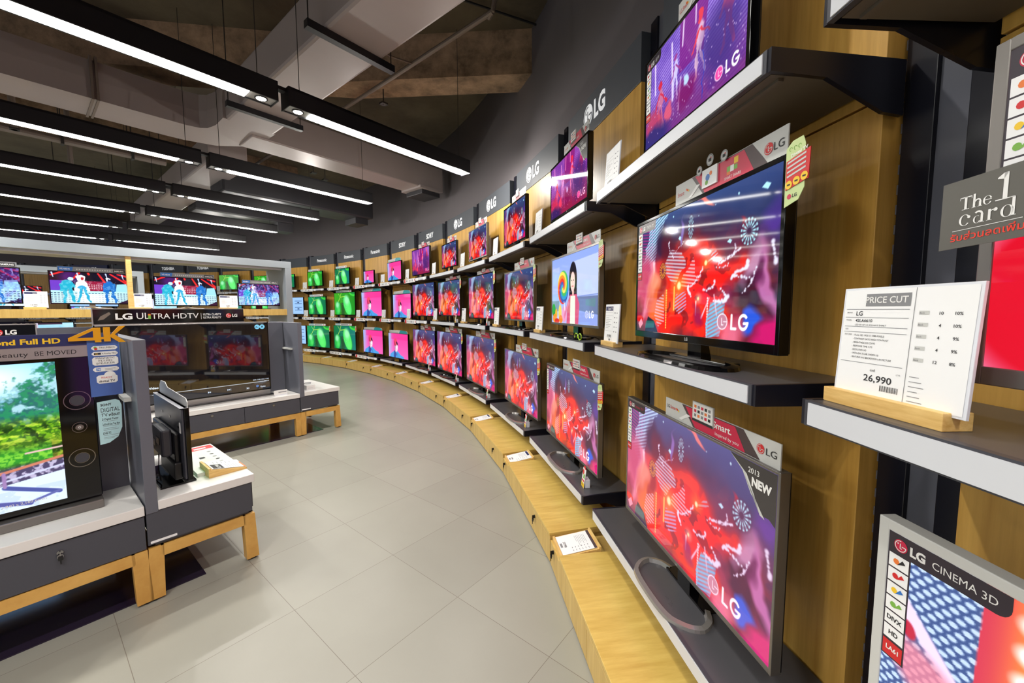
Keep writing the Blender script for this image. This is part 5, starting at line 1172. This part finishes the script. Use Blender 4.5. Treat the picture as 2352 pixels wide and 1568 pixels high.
sam(.265, 1.035, 1.665, 2.11, dancers, 'television showing three dancers, just left of the wooden post on the tall unit', 'grey SAMSUNG strip on the television left of the wooden post', v=8.05)
sam(1.30, 2.10, 1.645, 2.10, dancers, 'television showing three dancers, just right of the wooden post on the tall unit', 'grey SAMSUNG strip on the television right of the wooden post', v=8.05)
sam(2.40, 3.07, 1.655, 2.05, dancers, 'smallest SAMSUNG television, at the right end of the tall unit', 'white SAMSUNG strip on the smallest television of the tall unit', {'blur': 1}, 'slab', v=8.05)
sam(-.75, .04, 1.665, 2.12, dancers, 'television cut by the left edge of the picture, on the tall unit', 'SAMSUNG strip on the television at the left edge', {'blur': 1}, v=8.0)
for u, pr, lb in ((.145, '13,990', 'white SALE card between the two leftmost televisions of the tall unit'), (1.165, '11,990', 'white SALE card beside the wooden post of the tall unit'), (2.24, '9,990', 'white SALE card left of the smallest SAMSUNG television')):
    price_stand(UV(u, 7.955, 1.595), ANG, lb, pr, w=.2 if u < 2 else .26, h=.21, head='SALE')
make_tv(UV(.29, 8.2, .60), ANG, .36, .24, .585, skyblue, 'television with a pale blue picture low in the tall unit', 'gloss_black', 'slab', .012, .016, (100, 56))
h = thing('sign_board', 'dark purple LG board low in the tall unit at the left', 'sign', UV(-.15, 8.6, .60), ANG)
MB().box(-.5, 0, 0, .34, .03, .83, 'navy').obj('board', h); q = MB(); q.lg_mark(.10, .785, .03, 'white', 'navy', -.002); q.text('LG', .15, .765, .045, 'white', -.002, bold=.04); q.obj('lettering', h)
for k, u in enumerate((-2.2, -.05, 1.05)):
    make_tv(UV(u, 12.6, 1.595), ANG, .75, .42, .07, (equal, dancers, equal)[k], ('blue television far left on the second tall unit', 'blue television in the middle of the second tall unit', 'blue television at the right end of the second tall unit')[k], 'gloss_black', 'slab', .012, .016, (100, 56))
# televisions on the wall seen through the tall unit
for n, row, c, w, kd, kw in ((10, 'top', -.05, .75, pods, {'v': 2}), (11, 'top', .12, .76, pods, {'v': 1}), (12, 'top', -.02, .9, pods, {'v': 1}), (14, 'top', .05, .8, skyblue, {}), (15, 'top', .2, .8, skyblue, {}), (10, 'middle', .25, .95, equal, {}), (11, 'middle', 0, 1.0, pods, {'v': 1}), (12, 'middle', 0, 1.0, pods, {'v': 0}), (16, 'top', 0, .9, skyblue, {}), (16, 'middle', 0, 1.0, dancers, {'blur': 1}), (14, 'middle', 0, 1.0, skyblue, {})):
    make_tv(in_bay(n, c, .12, ROWZ[row]), bay(n)[1], w, w / 1.72, .08, kd, f'black television showing {dict(skyblue="a pale sky", pods="green leaves", equal="blue settings pages", dancers="blue dancers")[kd.__name__]}, {row} shelf {SIGN[n]}', 'gloss_black', 'slab', .013, .02, (120, 68), **kw)
for n in (10, 11, 12): price_stand(in_bay(n, -.5 if n > 10 else .6 - 1.1, .045, Z_TOP), bay(n)[1], f'white price card on the top shelf {SIGN[n]}', '9,990', w=.22, h=.2)
make_tv(in_bay(10, .28, .12, 0.2), bay(10)[1], 1.0, .6, .30, equal, 'television with blue settings pages low on the wall behind the far plinth', 'gloss_black', 'slab', .013, .02, (120, 68))

# ------------------------------------------------------------------ ceiling lamps
ZL = 3.25
def fixture(u0, u1, v, label, ends=(1, 1), light=True):
    """black linear lamp along u, with small downlights at its ends"""
    t = thing('linear_lamp', label, 'ceiling lamp', UV((u0 + u1) / 2, v, ZL), ANG, 'black linear lamps')
    L = u1 - u0; hw = .078; a, b = -L / 2, L / 2
    MB().box(a, -hw, .004, b, -hw + .012, .155, 'lamp_black', .001).box(a, hw - .012, .004, b, hw, .155, 'lamp_black', .001).box(a, -hw, .135, b, hw, .156, 'lamp_black').box(a, -hw, .0, a + .006, hw, .14, 'lamp_black').box(b - .006, -hw, 0, b, hw, .14, 'lamp_black').obj('housing', t)
    s0, s1 = a + (.20 if ends[0] else .03), b - (.20 if ends[1] else .03)
    MB().box(s0, -.062, .004, s1, .062, .02, 'tube_light').obj('diffuser', t)
    for e, x in ((ends[0], a + .10), (ends[1], b - .10)):
        if not e: continue
        p = MB().box(x - .095, -.066, .012, x + .095, .066, .02, 'lamp_plate').obj('end_plate', t)
        q = MB().cyl((x, 0, .006), (x, 0, .012), .046, 'lamp_black', 24); q.add([(x + .036 * math.cos(k * .2618), .036 * math.sin(k * .2618), .0055) for k in range(24)], [tuple(range(23, -1, -1))], 'downlight_glow'); q.obj('downlight', p)
        if light:
            wash = x > 0 and u1 > 3      # these bare lamps sit next to the display wall
            ld = bpy.data.lights.new('downlight_beam', 'POINT' if wash else 'SPOT'); ld.energy = WASH_W if wash else SPOT_W; ld.shadow_soft_size = .03; ld.color = (1, .955, .89)
            if not wash: ld.spot_size = math.radians(150); ld.spot_blend = .8
            lo = bpy.data.objects.new('downlight_beam', ld); COL.objects.link(lo); lo.parent = t; lo.location = (x, 0, -.04 if wash else -.012)
    for x in (a + .12, b - .12): MB().cyl((x, 0, .156), (x, 0, CEIL - ZL + .02), .003, 'rod', 6).obj('hanging_wire', t)
ROWS = [3.63, 5.78, 7.55, 9.44, 11.33, 13.38]
NM = ['nearest row', 'second row', 'third row', 'fourth row', 'fifth row', 'sixth row']
for k, v in enumerate(ROWS):
    fixture(-.62, 1.42, v, f'black linear lamp with a glowing strip, left of the gap, {NM[k]}')
    fixture(1.50, 3.60, v, f'black linear lamp with a glowing strip, right of the gap, {NM[k]}')
    fixture(-2.76, -.66, v, f'black linear lamp beyond the left edge, {NM[k]}')
    r = MB().box(1.42, -.03, .10, 1.50, .03, .15, 'lamp_black'); 
for k, v in enumerate((1.2, -.75, -2.7)):
    for j, u0 in enumerate((-3.2, -1.0) if k == 0 else ((-3.2, -1.0, 1.2) if k == 2 else (-3.2, -1.0))): fixture(u0, u0 + 2.1, v, f'black linear lamp behind the camera, {("first", "second", "third")[k]} row back, {("left", "middle", "right")[j]}')
for v in ROWS[:4]: fixture(-4.9, -2.8, v, f'black linear lamp far left of the picture, {NM[ROWS.index(v)]}')

# ------------------------------------------------------------------ ducts, pipes and hangers under the slab
def duct(name, label, boxes, loc=(0, 0, 0)):
    t = thing(name, label, 'air duct', UV(*loc), ANG); return t
t = duct('air_duct', 'large foil wrapped air duct with a left bend and a long branch to the right', None)
q = MB(); D0, D1 = 3.80, 4.22
q.box(1.66, 1.0, D0, 2.18, 5.66, D1, 'duct_wrap', .03)
q.obj('trunk', t)
# bend and left branch
prof = [(-.29, -.2), (.27, -.2), (.29, .0), (.27, .2), (-.27, .2), (-.29, 0)]
path = [(1.92, 5.62, 4.008), (1.92, 5.95, 4.008), (1.84, 6.2, 4.0), (1.68, 6.37, 4.0), (1.45, 6.44, 4.0), (1.2, 6.45, 4.0), (.4, 6.46, 4.0), (-1.2, 6.5, 4.0), (-3.5, 6.55, 4.0)]
MB().sweep(path, prof, 'duct_wrap').obj('left_branch', t, smooth=False)
MB().box(2.0, 5.86, D0 - .012, 5.2, 6.34, D1, 'duct_wrap', .015).obj('right_branch', t)
MB().box(4.62, 5.80, D0 - .04, 5.1, 6.36, D0, 'duct_wrap').box(4.70, 5.86, D0 - .12, 5.12, 6.32, D0 - .04, 'duct_dark', .01).obj('air_outlet', t)
b = MB()
for x in (.62, .66): b.box(x, 6.14, D0 - .012, x + .02, 6.76, D1 + .01, 'pipe')
b.obj('duct_strap', t)
t = duct('air_duct', 'second dark air duct running back above the far lamps', None)
MB().box(1.9, 7.3, 3.8, 2.42, 13.9, 4.2, 'duct_wrap', .03).obj('trunk', t)
MB().box(2.3, 8.15, 3.62, 5.15, 8.85, 4.1, 'duct_dark', .03).obj('right_branch', t)
MB().box(4.8, 8.3, 3.5, 5.1, 8.75, 3.62, 'duct_dark').obj('air_outlet', t)
t = duct('air_duct', 'third dark air duct branch above the fourth lamp row', None)
MB().box(2.425, 10.45, 3.7, 4.4, 10.95, 4.1, 'duct_dark', .03).obj('right_branch', t); MB().box(4.05, 10.5, 3.5, 4.4, 10.9, 3.7, 'duct_dark').obj('air_outlet', t)
for (u0, u1, v) , lb in zip(((1.52, 2.3, 3.25), (1.52, 2.3, 5.12), (1.7, 2.6, 9.3)), ('first', 'second', 'third')):
    t = thing('duct_hanger', f'black channel hanger under the large duct, {lb} along it', 'bracket', UV(0, 0, 0), ANG)
    MB().box(u0, v - .03, 3.74, u1, v + .03, 3.80, 'lamp_black').obj('channel', t)
    for x in (u0 + .02, u1 - .02): MB().cyl((x, v, 3.8), (x, v, CEIL + .02), .005, 'rod', 6).obj('rod', t)
t = thing('sprinkler_pipe', 'thin rusty sprinkler pipe slanting down from the upper right', 'pipe', UV(0, 0, 0), ANG)
MB().tube([(2.9, 2.0, 4.86), (2.9, 2.4, 4.8), (2.9, 2.55, 4.3), (2.92, 2.62, 4.28)], .022, 'pipe').tube([(2.9, 2.55, 4.3), (2.93, 4.2, 4.3), (2.95, 6.9, 4.3), (2.95, 10.5, 4.3)], .024, 'pipe', 10).obj('main_pipe', t)
MB().tube([(2.93, 3.75, 4.3), (2.6, 3.72, 4.22), (2.35, 3.7, 4.2), (2.35, 3.7, 4.0)], .009, 'pipe').obj('flexible_branch', t)
t = thing('cable_conduit', 'thin dark conduit across the ceiling beside the large duct', 'conduit', UV(0, 0, 0), ANG)
MB().tube([(1.9, 3.9, 4.86), (3.0, 3.3, 4.86), (4.2, 2.7, 4.86)], .012, 'lamp_black').obj('conduit', t)
for k, (v, z, r) in enumerate(((6.95, 4.0, .035), (8.3, 3.9, .05), (8.6, 4.0, .03), (10.2, 3.95, .05))):
    t = thing('service_pipe', ('thin pale service pipe above the second lamp row', 'thick lagged service pipe above the third lamp row', 'slim service pipe beside the lagged pipe', 'pale service pipe above the fourth lamp row')[k], 'pipe', UV(0, 0, 0), ANG)
    MB().tube([(-4.5, v, z), (1.6, v, z)], r, 'pipe', 12).obj('pipe_run', t)
    q = MB()
    for u in (-1.8, -.6, .5, 1.2): q.box(u, v - r - .01, z - r - .01, u + .03, v + r + .01, z + r + .01, 'rod').cyl((u + .015, v, z + r), (u + .015, v, CEIL + .02), .006, 'rod', 6)
    q.obj('pipe_clamps', t)
for k, (u, v, z) in enumerate(((0.03, 5.0, 3.9), (.1, 7.6, 3.7), (.62, 8.9, 3.6), (3.1, 4.6, 4.2), (3.3, 7.0, 3.9), (3.6, 7.2, 3.9))):
    t = thing('hanger_rod', ('thick pale drop tube near the left edge of the ceiling', 'pale drop tube between the second and third lamp rows', 'drop tube above the third lamp row', 'thin rod beside the sprinkler pipe', 'thin rod left of a pair above the second lamp row', 'thin rod right of a pair above the second lamp row')[k], 'rod', UV(u, v, 0), ANG)
    MB().cyl((0, 0, z), (0, 0, CEIL + .02), .03 if k < 3 else .007, 'pipe' if k < 3 else 'rod', 10).obj('tube', t); MB().box(-.04, -.04, z, .04, .04, z + .02, 'rod').obj('end_bracket', t)
# connecting rails between the two lamp halves
for k, v in enumerate(ROWS):
    t = thing('lamp_rail', f'thin black rail joining the two lamps of the {NM[k]}', 'rail', UV(1.46, v, ZL), ANG)
    MB().box(-.045, -.03, .125, .045, .03, .152, 'lamp_black').obj('rail', t)

# ------------------------------------------------------------------ repeats share a group
GROUPS = {'television': 'televisions on display', 'display_shelf': 'display shelves along the curved wall', 'wall_post': 'slotted posts between the wall bays', 'wall_panel': 'oak cladding panels of the curved wall', 'sign_board': 'sign boards above the wall bays',
          'storage_bench': 'low oak benches along the curved wall', 'card_holder': 'oak wedge card holders', 'header_card': 'advertising cards on top of televisions', 'promo_tag': 'tags hanging beside televisions', 'leaflet_stand': 'leaflets in clear holders',
          'price_stand': 'price cards on wood blocks', 'linear_lamp': 'black linear lamps', 'lamp_rail': 'rails between the lamps', 'hanger_rod': 'rods and drop tubes', 'service_pipe': 'pipes under the ceiling', 'duct_hanger': 'channel hangers under the duct',
          'air_duct': 'air ducts', 'display_plinth': 'display plinths', 'end_plinth': 'end plinths', 'tall_display_unit': 'tall shelving units', 'floor_mat': 'dark floor mats', 'header_board': 'boards above large televisions'}
for o in bpy.data.objects:
    k = o.name.split('.')[0]
    if o.parent is None and k in GROUPS and 'kind' not in o: o['group'] = GROUPS[k]
